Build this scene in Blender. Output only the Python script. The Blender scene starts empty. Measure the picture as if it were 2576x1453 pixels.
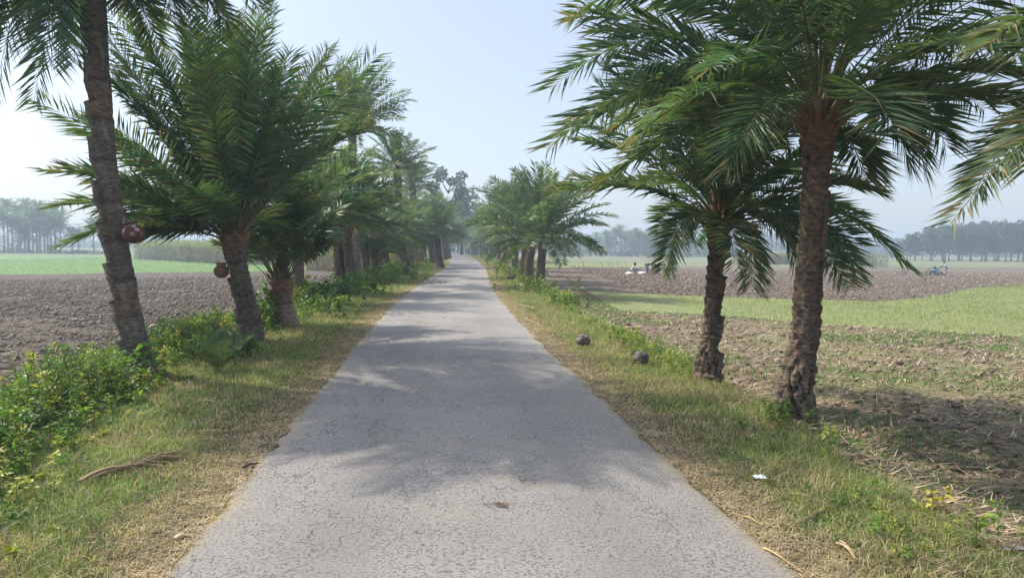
import bpy, math, numpy as np
from mathutils import Vector, Matrix
R = math.radians
sc = bpy.context.scene
COL = sc.collection
# ------------------------------------------------------------------ camera
EYE = np.array([0.0, 0.0, 1.6])
FPX = 1860.0                      # focal length in pixels of a 2576 px wide picture
PITCH, ROLL = R(3.234), R(0.447)
Fv = np.array([0, math.cos(PITCH), -math.sin(PITCH)])
r0 = np.array([1.0, 0, 0]); u0 = np.cross(r0, Fv)
Rv = r0*math.cos(ROLL) + u0*math.sin(ROLL)
Uv = u0*math.cos(ROLL) - r0*math.sin(ROLL)
cam = bpy.data.cameras.new('camera'); co = bpy.data.objects.new('camera', cam); COL.objects.link(co)
cam.sensor_width = 36; cam.lens = 36*FPX/2576; cam.clip_start = 0.05; cam.clip_end = 4000
co.matrix_world = Matrix([[Rv[0], Uv[0], -Fv[0], EYE[0]], [Rv[1], Uv[1], -Fv[1], EYE[1]], [Rv[2], Uv[2], -Fv[2], EYE[2]], [0, 0, 0, 1]])
sc.camera = co
# ------------------------------------------------------------------ sky, sun, exposure
SUN_EL, SUN_AZ = R(48), R(-67)      # azimuth from +Y, negative = to the left
w = bpy.data.worlds.new('World'); sc.world = w; w.use_nodes = True
nt = w.node_tree; bg = nt.nodes['Background']
sky = nt.nodes.new('ShaderNodeTexSky'); sky.sky_type = 'NISHITA'; sky.sun_disc = False
sky.sun_elevation = SUN_EL; sky.sun_rotation = SUN_AZ
sky.air_density = 1.0; sky.dust_density = 2.0; sky.ozone_density = 3.0
veil = nt.nodes.new('ShaderNodeMix'); veil.data_type = 'RGBA'; veil.inputs[0].default_value = .6   # even high haze over the clear sky
veil.inputs[7].default_value = (2.36, 2.46, 2.78, 1)
nt.links.new(sky.outputs[0], veil.inputs[6])
# broad aureole around the sun, added above the frame to lift the ambient fill
tcw = nt.nodes.new('ShaderNodeTexCoord'); dp = nt.nodes.new('ShaderNodeVectorMath'); dp.operation = 'DOT_PRODUCT'
nt.links.new(tcw.outputs['Generated'], dp.inputs[0])
dp.inputs[1].default_value = (math.sin(SUN_AZ)*math.cos(SUN_EL), math.cos(SUN_AZ)*math.cos(SUN_EL), math.sin(SUN_EL))
mx0 = nt.nodes.new('ShaderNodeMath'); mx0.operation = 'MAXIMUM'; mx0.inputs[1].default_value = 0; nt.links.new(dp.outputs['Value'], mx0.inputs[0])
pw = nt.nodes.new('ShaderNodeMath'); pw.operation = 'POWER'; pw.inputs[1].default_value = 9; nt.links.new(mx0.outputs[0], pw.inputs[0])
au = nt.nodes.new('ShaderNodeVectorMath'); au.operation = 'SCALE'; au.inputs[0].default_value = (11.5, 11.6, 11.8); nt.links.new(pw.outputs[0], au.inputs['Scale'])
ad = nt.nodes.new('ShaderNodeVectorMath'); ad.operation = 'ADD'; nt.links.new(veil.outputs[2], ad.inputs[0]); nt.links.new(au.outputs[0], ad.inputs[1])
nt.links.new(ad.outputs[0], bg.inputs[0]); bg.inputs[1].default_value = 0.15
sl = bpy.data.lights.new('sun', 'SUN'); sl.energy = 2.9; sl.angle = R(0.7); sl.color = (1, .90, .76)
so = bpy.data.objects.new('sun', sl); COL.objects.link(so)
sd = Vector((math.sin(SUN_AZ)*math.cos(SUN_EL), math.cos(SUN_AZ)*math.cos(SUN_EL), math.sin(SUN_EL)))
so.rotation_euler = sd.to_track_quat('Z', 'Y').to_euler()
sc.view_settings.view_transform = 'Standard'; sc.view_settings.look = 'None'
sc.view_settings.gamma = 1; sc.view_settings.exposure = 0.92
sc.cycles.max_bounces = 6; sc.cycles.transmission_bounces = 4; sc.cycles.volume_bounces = 0
sc.cycles.use_adaptive_sampling = True; sc.cycles.use_denoising = True; sc.cycles.denoising_prefilter = 'ACCURATE'

# ------------------------------------------------------------------ noise
def _h(ix, iy, iz, s):
    a = (ix.astype(np.int64)*374761393 + iy.astype(np.int64)*668265263 + iz.astype(np.int64)*2147483647 + s*974634777) & 0xffffffff
    a = ((a ^ (a >> 13))*1274126177) & 0xffffffff
    a = ((a ^ (a >> 16))*2246822519) & 0xffffffff
    return ((a ^ (a >> 15)) & 0xffffff)/float(0xffffff)
def n2(x, y, s=0):
    x = np.asarray(x, float); y = np.asarray(y, float)
    x, y = np.broadcast_arrays(x, y)
    fx, fy = np.floor(x), np.floor(y); u = x-fx; v = y-fy
    u = u*u*(3-2*u); v = v*v*(3-2*v); z = np.zeros_like(fx)
    a = _h(fx, fy, z, s); b = _h(fx+1, fy, z, s); c = _h(fx, fy+1, z, s); d = _h(fx+1, fy+1, z, s)
    return (a*(1-u)+b*u)*(1-v) + (c*(1-u)+d*u)*v
def fb(x, y, s=0, o=3):
    t = 0; a = 1; k = 0
    for i in range(o):
        t = t + a*n2(np.asarray(x)*2**i+i*17.3, np.asarray(y)*2**i-i*9.1, s+i); k += a; a *= .5
    return t/k
def sm(a, b, x):
    t = np.clip((np.asarray(x, float)-a)/(b-a), 0, 1); return t*t*(3-2*t)

# ------------------------------------------------------------------ terrain
_ys = np.array([-80, -10, 0, 3.57, 10.1, 12.9, 22.9, 37, 57, 74, 110, 150, 190, 240, 330, 1000.])
_xs = np.array([8, 1.15, .2, -.14, -.8, -1.1, -1.93, -2.66, -3.55, -4.7, -7.6, -11.3, -15.2, -22, -42, -300.])
_yd = np.concatenate([np.arange(-80, 60, .25), np.arange(60, 1000, 1.)])
_xd = np.interp(_yd, _ys, _xs)
for _ in range(3):
    _xp = np.pad(_xd, 6, mode='edge'); _xd = np.convolve(_xp, np.ones(13)/13, 'valid')
def cx(y): return np.interp(y, _yd, _xd)
HW = 1.60
def RE(y): return np.interp(y, [0, 4, 5.5, 7, 9, 14], [2.75, 2.8, 2.85, 3.1, 3.3, 3.5])   # where the right field begins
def T(x, y):
    x = np.asarray(x, float); y = np.asarray(y, float); u = x - cx(y)
    road = .035*np.clip(1-(u/HW)**2, 0, 1)
    r = -.28*sm(2.95, 4.1, u) - 1.0*sm(4, 34, u) - .03*sm(1.5, 3, u)
    l = -.28*sm(4.2, 5.4, -u) - .50*sm(5, 34, -u) - .02*sm(1.5, 3, -u)
    return road + np.where(u > 0, r, l)
def ray(px, py):
    return Fv + Rv*((px-1288)/FPX) - Uv*((py-726.5)/FPX)
def at(px, py, Y):
    d = ray(px, py); return EYE + d*(Y/d[1])
def hit(px, py):
    d = ray(px, py); lo = .5; t = lo
    while t < 900:
        p = EYE + d*t
        if p[2] < T(p[0], p[1]): break
        lo = t; t *= 1.02
    hi = t
    for _ in range(30):
        m = (lo+hi)/2; p = EYE + d*m
        if p[2] < T(p[0], p[1]): hi = m
        else: lo = m
    p = EYE + d*hi
    return np.array([p[0], p[1], float(T(p[0], p[1]))])
def poly(pts): return np.array([hit(*p)[:2] for p in pts])
def inside(P, x, y):
    r = np.zeros(x.shape, bool); n = len(P)
    for i in range(n):
        x1, y1 = P[i]; x2, y2 = P[(i+1) % n]
        if y1 == y2: continue
        c = ((y1 > y) != (y2 > y)) & (x < (x2-x1)*(y-y1)/(y2-y1)+x1)
        r ^= c
    return r

# ------------------------------------------------------------------ meshes
def mk(name, V, tris=None, quads=None, col=None, mat=None, parent=None, smooth=False, loc=None):
    V = np.ascontiguousarray(V, dtype=np.float32)
    me = bpy.data.meshes.new(name); me.vertices.add(len(V)); me.vertices.foreach_set('co', V.ravel())
    nt_ = 0 if tris is None else len(tris); nq = 0 if quads is None else len(quads)
    idx = []
    if nt_: idx.append(np.asarray(tris, np.int32).ravel())
    if nq: idx.append(np.asarray(quads, np.int32).ravel())
    idx = np.concatenate(idx)
    me.loops.add(len(idx)); me.loops.foreach_set('vertex_index', idx)
    me.polygons.add(nt_+nq)
    st = np.concatenate([np.arange(nt_)*3, nt_*3+np.arange(nq)*4]).astype(np.int32)
    me.polygons.foreach_set('loop_start', st)
    if smooth: me.polygons.foreach_set('use_smooth', np.ones(nt_+nq, bool))
    me.update(calc_edges=True)
    if col is not None:
        a = me.color_attributes.new('col', 'FLOAT_COLOR', 'POINT')
        c = np.ones((len(V), 4), np.float32); c[:, :3] = col
        a.data.foreach_set('color', c.ravel())
    if mat: me.materials.append(mat)
    o = bpy.data.objects.new(name, me); COL.objects.link(o)
    if parent: o.parent = parent
    if loc is not None: o.location = loc
    return o
class MB:
    def __init__(s): s.v = []; s.t = []; s.q = []; s.c = []; s.n = 0
    def add(s, V, tris=None, quads=None, col=(1, 1, 1)):
        V = np.asarray(V, float); s.v.append(V)
        c = np.asarray(col, float)
        s.c.append(np.broadcast_to(c, (len(V), 3)))
        if tris is not None and len(tris): s.t.append(np.asarray(tris)+s.n)
        if quads is not None and len(quads): s.q.append(np.asarray(quads)+s.n)
        s.n += len(V)
    def build(s, name, mat, parent=None, smooth=False, loc=None):
        return mk(name, np.concatenate(s.v), np.concatenate(s.t) if s.t else None, np.concatenate(s.q) if s.q else None,
                  np.concatenate(s.c), mat, parent, smooth, loc)
def norm(a): return a/np.maximum(np.linalg.norm(a, axis=-1, keepdims=True), 1e-9)
def tube(mb, P, rad, k=8, col=(1, 1, 1), caps=True, flat=1.0):
    P = np.asarray(P, float); m = len(P); rad = np.broadcast_to(rad, (m,))
    Tn = norm(np.gradient(P, axis=0)); ref = np.array([0, 0, 1.]) if abs(Tn[0][2]) < .9 else np.array([1., 0, 0])
    S = norm(np.cross(Tn, ref)); N = np.cross(S, Tn)
    a = np.linspace(0, 2*np.pi, k, endpoint=False)
    V = P[:, None] + rad[:, None, None]*(np.cos(a)[None, :, None]*S[:, None] + flat*np.sin(a)[None, :, None]*N[:, None])
    V = V.reshape(-1, 3)
    i = np.arange(m-1)[:, None]*k; j = np.arange(k)[None]; j2 = (j+1) % k
    q = np.stack([i+j, i+j2, i+k+j2, i+k+j], -1).reshape(-1, 4)
    tr = []
    if caps:
        V = np.vstack([V, P[0], P[-1]]); n = m*k
        tr = [[n, (b+1) % k, b] for b in range(k)] + [[n+1, (m-1)*k+b, (m-1)*k+(b+1) % k] for b in range(k)]
        if np.ndim(col) == 2: col = np.vstack([np.repeat(col, k, 0), col[:1], col[-1:]])
    elif np.ndim(col) == 2: col = np.repeat(col, k, 0)
    mb.add(V, tr, q, col)
def box(mb, c, s, rz=0, col=(1, 1, 1), tilt=0):
    x, y, z = np.array(s)/2; b = min(x, y, z)*.18
    # chamfered box: three nested rings
    V = []
    for zz, k in ((-z, b), (-z+b, 0), (z-b, 0), (z, b)):
        V += [(-x+k, -y+k, zz), (x-k, -y+k, zz), (x-k, y-k, zz), (-x+k, y-k, zz)]
    V = np.array(V); ca, sa = math.cos(tilt), math.sin(tilt)
    V = V @ np.array([[ca, 0, -sa], [0, 1, 0], [sa, 0, ca]])
    ca, sa = math.cos(rz), math.sin(rz)
    V = V @ np.array([[ca, sa, 0], [-sa, ca, 0], [0, 0, 1]])
    q = [[3, 2, 1, 0], [12, 13, 14, 15]]
    for r_ in range(3):
        for k in range(4): q.append([r_*4+k, r_*4+(k+1) % 4, r_*4+4+(k+1) % 4, r_*4+4+k])
    mb.add(V+np.array(c), None, q, col)
def lathe(mb, prof, c, k=24, col=(1, 1, 1), M=None):
    prof = np.array(prof); a = np.linspace(0, 2*np.pi, k, endpoint=False)
    V = np.stack([prof[:, 0][:, None]*np.cos(a), prof[:, 0][:, None]*np.sin(a), np.repeat(prof[:, 1][:, None], k, 1)], -1).reshape(-1, 3)
    if M is not None: V = V @ M.T
    m = len(prof); i = np.arange(m-1)[:, None]*k; j = np.arange(k)[None]; j2 = (j+1) % k
    q = np.stack([i+j, i+j2, i+k+j2, i+k+j], -1).reshape(-1, 4)
    mb.add(V+np.array(c), None, q, col)
def tag(o, label=None, cat=None, group=None, kind=None):
    if label: o['label'] = label
    if cat: o['category'] = cat
    if group: o['group'] = group
    if kind: o['kind'] = kind
    return o
def empty(name, loc):
    o = bpy.data.objects.new(name, None); COL.objects.link(o); o.location = loc; o.empty_display_size = .2
    return o

# ------------------------------------------------------------------ materials
def mat(name):
    m = bpy.data.materials.new(name); m.use_nodes = True; n = m.node_tree
    return m, n, n.nodes['Principled BSDF'], (lambda t: n.nodes.new(t)), (lambda a, b: n.links.new(a, b))
def leafmat(name, rough=.45, trans=.3, spec=.5, nz=3.0, obrand=0.0):
    m, n, b, N, L = mat(name)
    a = N('ShaderNodeVertexColor'); a.layer_name = 'col'
    g = N('ShaderNodeNewGeometry'); no = N('ShaderNodeTexNoise'); no.inputs['Scale'].default_value = nz
    L(g.outputs['Position'], no.inputs['Vector'])
    mr = N('ShaderNodeMapRange'); mr.inputs[1].default_value = .3; mr.inputs[2].default_value = .7
    mr.inputs[3].default_value = .72; mr.inputs[4].default_value = 1.28; L(no.outputs[0], mr.inputs[0])
    mx = N('ShaderNodeVectorMath'); mx.operation = 'SCALE'; L(a.outputs[0], mx.inputs[0]); L(mr.outputs[0], mx.inputs['Scale'])
    L(mx.outputs[0], b.inputs['Base Color']); b.inputs['Roughness'].default_value = rough
    b.inputs['Specular IOR Level'].default_value = spec
    if trans > 0:
        t = N('ShaderNodeBsdfTranslucent'); ms = N('ShaderNodeMixShader'); ms.inputs[0].default_value = trans
        v2 = N('ShaderNodeVectorMath'); v2.operation = 'MULTIPLY'; v2.inputs[1].default_value = (1.5, 1.7, .7)
        L(mx.outputs[0], v2.inputs[0]); L(v2.outputs[0], t.inputs[0])
        L(b.outputs[0], ms.inputs[1]); L(t.outputs[0], ms.inputs[2]); L(ms.outputs[0], n.nodes['Material Output'].inputs[0])
    return m
M_PALM = leafmat('palm_leaf', .40, .30, .40)
M_GRASS = leafmat('grass_blade', .6, .3, .25, 5)
M_WEED = leafmat('weed_leaf', .5, .3, .35, 6)
M_TREE = leafmat('tree_leaf', .6, .15, .3, .8)
M_STRAW = leafmat('dry_straw', .7, .1, .2, 9)
def vcmat(name, rough=.8, bump=.0, bs=30., var=.25, stretch=(1, 1, 1), metal=0, spec=.3):
    m, n, b, N, L = mat(name)
    a = N('ShaderNodeVertexColor'); a.layer_name = 'col'
    tc = N('ShaderNodeTexCoord'); mp = N('ShaderNodeMapping'); mp.inputs['Scale'].default_value = stretch
    L(tc.outputs['Object'], mp.inputs[0])
    no = N('ShaderNodeTexNoise'); no.inputs['Scale'].default_value = bs; no.inputs['Detail'].default_value = 6; no.inputs['Roughness'].default_value = .65
    L(mp.outputs[0], no.inputs['Vector'])
    mr = N('ShaderNodeMapRange'); mr.inputs[1].default_value = .3; mr.inputs[2].default_value = .7
    mr.inputs[3].default_value = 1-var; mr.inputs[4].default_value = 1+var; L(no.outputs[0], mr.inputs[0])
    mx = N('ShaderNodeVectorMath'); mx.operation = 'SCALE'; L(a.outputs[0], mx.inputs[0]); L(mr.outputs[0], mx.inputs['Scale'])
    L(mx.outputs[0], b.inputs['Base Color']); b.inputs['Roughness'].default_value = rough; b.inputs['Metallic'].default_value = metal
    b.inputs['Specular IOR Level'].default_value = spec
    if bump:
        bp = N('ShaderNodeBump'); bp.inputs['Strength'].default_value = 1; bp.inputs['Distance'].default_value = bump
        L(no.outputs[0], bp.inputs['Height']); L(bp.outputs[0], b.inputs['Normal'])
    return m
M_BARK = vcmat('palm_bark', .9, .045, 13, .6, (1, 1, 2.6), spec=.15)
M_RACHIS = vcmat('palm_stalk', .5, .002, 20, .2)
M_CLAY = vcmat('fired_clay', .9, .004, 24, .4, spec=.15)
M_OLDCLAY = vcmat('sooty_clay', .9, .006, 30, .45)
M_PAINT = vcmat('worn_paint', .5, .001, 12, .2)
M_CLOTH = vcmat('cotton_cloth', .9, .002, 20, .12)
M_SKIN = vcmat('skin', .6, .0, 20, .08)
M_METAL = vcmat('dull_metal', .5, .001, 20, .2, metal=.6)
M_CLOD = vcmat('soil_clod', .95, .01, 22, .3, spec=.1)
M_PLASTIC = vcmat('plastic_bag', .4, .004, 25, .08)

def soilmat(name, c1, c2, c3, s1=9., s2=1.1, bump=.05, far=.25, c4=None, rows=None):
    """two scales of noise colour plus bump; c3 blends in as larger patches; rows = (angle, spacing, amount)"""
    m, n, b, N, L = mat(name)
    g = N('ShaderNodeNewGeometry')
    def noise(scale, det=5, ro=.6):
        x = N('ShaderNodeTexNoise'); x.inputs['Scale'].default_value = scale; x.inputs['Detail'].default_value = det
        x.inputs['Roughness'].default_value = ro; L(g.outputs['Position'], x.inputs['Vector']); return x
    def ramp(src, a, z):
        r_ = N('ShaderNodeMapRange'); r_.inputs[1].default_value = a; r_.inputs[2].default_value = z; L(src, r_.inputs[0]); return r_
    def mix(f, a, z):
        x = N('ShaderNodeMix'); x.data_type = 'RGBA'; L(f, x.inputs[0])
        for s_, i in ((a, 6), (z, 7)):
            if isinstance(s_, tuple): x.inputs[i].default_value = (*s_, 1)
            else: L(s_, x.inputs[i])
        return x
    na = noise(s1, 8, .7); nb = noise(s2, 4); ncn = noise(far, 3)
    m1 = mix(ramp(na.outputs[0], .40, .62).outputs[0], c1, c2)
    m2 = mix(ramp(nb.outputs[0], .42, .66).outputs[0], m1.outputs[2], c3)
    out = m2
    if c4: out = mix(ramp(ncn.outputs[0], .45, .62).outputs[0], m2.outputs[2], c4)
    L(out.outputs[2], b.inputs['Base Color']); b.inputs['Roughness'].default_value = .95; b.inputs['Specular IOR Level'].default_value = .1
    bp = N('ShaderNodeBump'); bp.inputs['Distance'].default_value = bump; L(na.outputs[0], bp.inputs['Height'])
    bp2 = N('ShaderNodeBump'); bp2.inputs['Distance'].default_value = bump*5; L(nb.outputs[0], bp2.inputs['Height']); L(bp.outputs[0], bp2.inputs['Normal'])
    L(bp2.outputs[0], b.inputs['Normal'])
    return m
M_SOIL_L = soilmat('ploughed_soil_left', (.045, .037, .030), (.26, .222, .185), (.17, .145, .122), 9, 2.6, .09)
M_SOIL_R = soilmat('ploughed_soil_right', (.06, .047, .037), (.30, .24, .19), (.20, .16, .125), 5, 1.8, .09)
M_STUB = soilmat('stubble_soil', (.085, .063, .046), (.34, .265, .195), (.23, .19, .13), 9, 1.6, .06, .22, (.19, .19, .09))
M_VERGE = soilmat('verge_soil', (.05, .045, .024), (.14, .12, .065), (.07, .09, .03), 14, 1.5, .03)
M_GREEN_R = soilmat('young_crop_right', (.16, .18, .075), (.26, .27, .13), (.19, .24, .085), 7, .5, .05)
M_GREEN_L = soilmat('young_crop_left', (.13, .21, .075), (.17, .26, .10), (.15, .24, .085), 5, .3, .02)
M_FAR = soilmat('far_fields', (.15, .16, .09), (.24, .21, .15), (.18, .20, .10), 1.2, .12, .05, .02, (.13, .20, .07))

# road: pale worn asphalt with pits, aggregate and cracks
M_ROAD, n, b, N, L = mat('worn_asphalt')
g = N('ShaderNodeNewGeometry')
def _noise(scale, det=4, ro=.6, src=None):
    x = N('ShaderNodeTexNoise'); x.inputs['Scale'].default_value = scale; x.inputs['Detail'].default_value = det; x.inputs['Roughness'].default_value = ro
    L(src if src else g.outputs['Position'], x.inputs['Vector']); return x
def _mr(src, a, z, c=0., d=1.):
    x = N('ShaderNodeMapRange'); x.inputs[1].default_value = a; x.inputs[2].default_value = z; x.inputs[3].default_value = c; x.inputs[4].default_value = d
    L(src, x.inputs[0]); return x
def _mix(f, a, z, bt='MIX'):
    x = N('ShaderNodeMix'); x.data_type = 'RGBA'; x.blend_type = bt
    if isinstance(f, float): x.inputs[0].default_value = f
    else: L(f, x.inputs[0])
    for s_, i in ((a, 6), (z, 7)):
        if isinstance(s_, tuple): x.inputs[i].default_value = (*s_, 1)
        else: L(s_, x.inputs[i])
    return x
wob = _noise(2.2, 4, .6); vm = N('ShaderNodeVectorMath'); vm.operation = 'MULTIPLY_ADD'; vm.inputs[1].default_value = (.7, .7, .7)
L(wob.outputs[1], vm.inputs[0]); L(g.outputs['Position'], vm.inputs[2])
st = N('ShaderNodeMapping'); st.inputs['Scale'].default_value = (1.0, .30, 1); L(vm.outputs[0], st.inputs[0])
vo = N('ShaderNodeTexVoronoi'); vo.feature = 'DISTANCE_TO_EDGE'; vo.inputs['Scale'].default_value = 3.2; L(st.outputs[0], vo.inputs['Vector'])
st2 = N('ShaderNodeMapping'); st2.inputs['Scale'].default_value = (1.0, .8, 1); st2.inputs['Location'].default_value = (4, 7, 0); L(vm.outputs[0], st2.inputs[0])
vo2 = N('ShaderNodeTexVoronoi'); vo2.feature = 'DISTANCE_TO_EDGE'; vo2.inputs['Scale'].default_value = 11; L(st2.outputs[0], vo2.inputs['Vector'])
patch = _noise(.8, 3); pm = _mr(patch.outputs[0], .44, .60)
gate = _noise(1.3, 3, .6)
ck1 = _mr(vo.outputs[0], .0, .011, 1, 0); ck2 = _mr(vo2.outputs[0], .0, .05, 1, 0)
g1 = N('ShaderNodeMath'); g1.operation = 'MULTIPLY'; L(ck1.outputs[0], g1.inputs[0]); vcg = N('ShaderNodeVertexColor'); vcg.layer_name = 'col'; sxg = N('ShaderNodeSeparateColor'); L(vcg.outputs[0], sxg.inputs[0])
gad = N('ShaderNodeMath'); gad.operation = 'MULTIPLY_ADD'; gad.inputs[1].default_value = .16; L(sxg.outputs[1], gad.inputs[0]); L(gate.outputs[0], gad.inputs[2])
L(_mr(gad.outputs[0], .52, .68).outputs[0], g1.inputs[1])
gate2 = _noise(3.1, 4, .7)
g2 = N('ShaderNodeMath'); g2.operation = 'MULTIPLY'; L(ck2.outputs[0], g2.inputs[0]); L(_mr(gate2.outputs[0], .56, .66, 0, .4).outputs[0], g2.inputs[1])
ck = N('ShaderNodeMath'); ck.operation = 'MAXIMUM'; L(g1.outputs[0], ck.inputs[0]); L(g2.outputs[0], ck.inputs[1])
fine = _noise(150, 3, .7); med = _noise(62, 5, .75); big = _noise(.55, 4)
pit = _mr(med.outputs[0], .42, .49, 1, 0)
base = _mix(_mr(big.outputs[0], .35, .65).outputs[0], (.235, .225, .205), (.37, .352, .32))
base2 = _mix(_mr(fine.outputs[0], .35, .65, 0, 1).outputs[0], base.outputs[2], (.33, .32, .31))
pf = N('ShaderNodeMath'); pf.operation = 'MULTIPLY'; pf.inputs[1].default_value = .8; L(pit.outputs[0], pf.inputs[0])
base3 = _mix(pf.outputs[0], base2.outputs[2], (.07, .07, .072))
dust = _noise(1.6, 5, .6); df = N('ShaderNodeMath'); df.operation = 'MULTIPLY'; df.inputs[1].default_value = .3; L(_mr(dust.outputs[0], .5, .68).outputs[0], df.inputs[0])
base4 = _mix(df.outputs[0], base3.outputs[2], (.33, .295, .25))
cf = N('ShaderNodeMath'); cf.operation = 'MULTIPLY'; cf.inputs[1].default_value = .85; L(ck.outputs[0], cf.inputs[0])
cf.inputs[1].default_value = .62
base5 = _mix(cf.outputs[0], base4.outputs[2], (.05, .048, .047))
vc = N('ShaderNodeVertexColor'); vc.layer_name = 'col'; sx = N('ShaderNodeSeparateColor'); L(vc.outputs[0], sx.inputs[0])
ed = N('ShaderNodeMath'); ed.operation = 'MULTIPLY'; L(sx.outputs[0], ed.inputs[0]); L(_mr(dust.outputs[0], .3, .6, .2, .9).outputs[0], ed.inputs[1])
base5 = _mix(ed.outputs[0], base5.outputs[2], (.37, .30, .21))
wt = N('ShaderNodeMath'); wt.operation = 'MULTIPLY'; wt.inputs[1].default_value = .22; L(sx.outputs[2], wt.inputs[0])
base5 = _mix(wt.outputs[0], base5.outputs[2], (.17, .168, .165))
L(base5.outputs[2], b.inputs['Base Color']); b.inputs['Roughness'].default_value = .85; b.inputs['Specular IOR Level'].default_value = .25
hs = N('ShaderNodeMath'); hs.operation = 'MULTIPLY_ADD'; hs.inputs[1].default_value = -1.6; L(ck.outputs[0], hs.inputs[0]); L(med.outputs[0], hs.inputs[2])
bp = N('ShaderNodeBump'); bp.inputs['Distance'].default_value = .012; bp.inputs['Strength'].default_value = .9; L(hs.outputs[0], bp.inputs['Height'])
bp2 = N('ShaderNodeBump'); bp2.inputs['Distance'].default_value = .004; L(fine.outputs[0], bp2.inputs['Height']); L(bp.outputs[0], bp2.inputs['Normal'])
L(bp2.outputs[0], b.inputs['Normal'])

# ------------------------------------------------------------------ ground, fields, road
def axis(h0, k, lim):
    a = [0.]
    while a[-1] < lim: a.append(a[-1]+max(h0, k*a[-1]))
    return np.array(a)
gx = axis(.045, .0135, 900); gx = np.concatenate([-gx[:0:-1], gx])
gy = axis(.045, .0075, 950); gy = np.concatenate([-axis(.25, .08, 80)[:0:-1], gy])
X, Y = np.meshgrid(gx, gy)
CELL = np.maximum(np.maximum(.045, .0135*np.abs(X)), np.maximum(.045, .0075*np.abs(Y)))
jx = n2(X*1.7, Y*1.7, 5)-.5
U = X - cx(Y)
PG_R = poly([(1472, 731), (1700, 742), (1970, 753), (2200, 758), (2440, 724), (2576, 708), (3300, 650), (3300, 900), (2576, 848), (2300, 832), (2060, 815), (1820, 795), (1560, 783), (1520, 760)])
PG_D = poly([(1235, 662), (1640, 659), (1700, 661), (1700, 671), (1370, 674), (1250, 674)])
PP_R = poly([(1100, 678), (1370, 674), (1700, 671), (1960, 672), (2300, 671), (3400, 680), (3400, 640), (2576, 708), (2440, 724), (2200, 758), (1970, 753), (1700, 742), (1472, 731), (1380, 730), (1100, 800)])
PP_R = poly([(1250, 675), (1370, 674), (1700, 671), (1960, 672), (2300, 671), (3400, 678), (3900, 720), (3300, 722), (2576, 722), (2440, 724), (2200, 758), (1970, 753), (1700, 742), (1472, 731), (1400, 740), (1300, 740)])
PS_R = poly([(1400, 732), (1472, 731), (1520, 760), (1560, 783), (1820, 795), (2060, 815), (2576, 848), (3300, 900)])
PS_R = np.vstack([PS_R, [[40, -60], [cx(-60), -60], [cx(0.), 0], [cx(20.), 20]]])
PG_L = poly([(-900, 700), (0, 690), (300, 686), (670, 682), (765, 681), (765, 668), (450, 655), (330, 650), (0, 643), (-900, 632)])
PP_L = poly([(765, 681), (670, 682), (300, 686), (0, 690), (-900, 700)])
PP_L = np.vstack([PP_L, [[-70, -60], [cx(-60), -60], [cx(0.), 0], [cx(60.), 60]], [hit(1000, 680)[:2]], [hit(860, 681)[:2]]])
xw = X + (n2(X*.9, Y*.9, 7)-.5)*.35; yw = Y + (n2(X*.9, Y*.9, 8)-.5)*.5
zone = np.zeros(X.shape, np.int8)                 # 0 verge / far ground
left, right = U < -4.55 + .7*jx, U > RE(Y) + .4*jx
zone[left & inside(PP_L, xw, yw)] = 1
zone[right & inside(PP_R, xw, yw)] = 2
zone[right & inside(PS_R, xw, yw)] = 3
zone[left & inside(PG_L, xw, yw)] = 5
zone[right & (inside(PG_R, xw, yw) | inside(PG_D, xw, yw))] = 4
zone[(zone == 0) & ((np.abs(U) > 14) | (Y > 130))] = 6
Z = T(X, Y)
def fade(scale): return np.clip((scale*.75-CELL)/(scale*.5), 0, 1)
cl = (np.abs(fb(X*7, Y*7, 21, 2)-.5)*2)*fade(.16)*.07 + (fb(X*2.6, Y*2.6, 23, 3)-.5)*fade(.4)*.14 + (fb(X*.7, Y*.7, 29)-.5)*.12
Z += np.where((zone == 1) | (zone == 2), cl, 0)
Z += np.where(zone == 3, .55*cl, 0)
Z += np.where(zone == 0, ((fb(X*5, Y*5, 31, 2)-.5)*.035*fade(.25) + (fb(X*.8, Y*.8, 33)-.5)*.06)*sm(1.5, 2.2, np.abs(U)), 0)
Z -= .05*(1-sm(1.35, 1.62, np.abs(U)))              # the bed under the road sheet
ny, nx = X.shape
I = np.arange(ny*nx).reshape(ny, nx)
Q = np.stack([I[:-1, :-1], I[:-1, 1:], I[1:, 1:], I[1:, :-1]], -1).reshape(-1, 4)
zf = zone[:-1, :-1].ravel()
VV = np.stack([X.ravel(), Y.ravel(), Z.ravel()], -1)
def gobj(name, ids, m, label, cat):
    q = Q[np.isin(zf, ids)]; uq, inv = np.unique(q, return_inverse=True)
    o = mk(name, VV[uq], None, inv.reshape(-1, 4), None, m, smooth=True)
    tag(o, label, cat, kind='structure'); return o
gobj('ground', [0], M_VERGE, 'grassy earth verges along both sides of the road', 'ground')
gobj('far_fields', [6], M_FAR, 'pale hazy fields stretching beyond the near plots to the tree lines', 'field')
gobj('ploughed_field', [1], M_SOIL_L, 'bare brown ploughed field behind the left row of palms', 'field')
gobj('ploughed_field', [2], M_SOIL_R, 'bare ploughed field on the right where people and a power tiller work', 'field')
gobj('stubble_field', [3], M_STUB, 'brown straw littered field behind the two nearest right hand palms', 'field')
gobj('green_field', [4], M_GREEN_R, 'yellow green strips of young crop in the right fields', 'field')
gobj('green_field', [5], M_GREEN_L, 'smooth bright green crop field on the left before the sugarcane', 'field')
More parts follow.
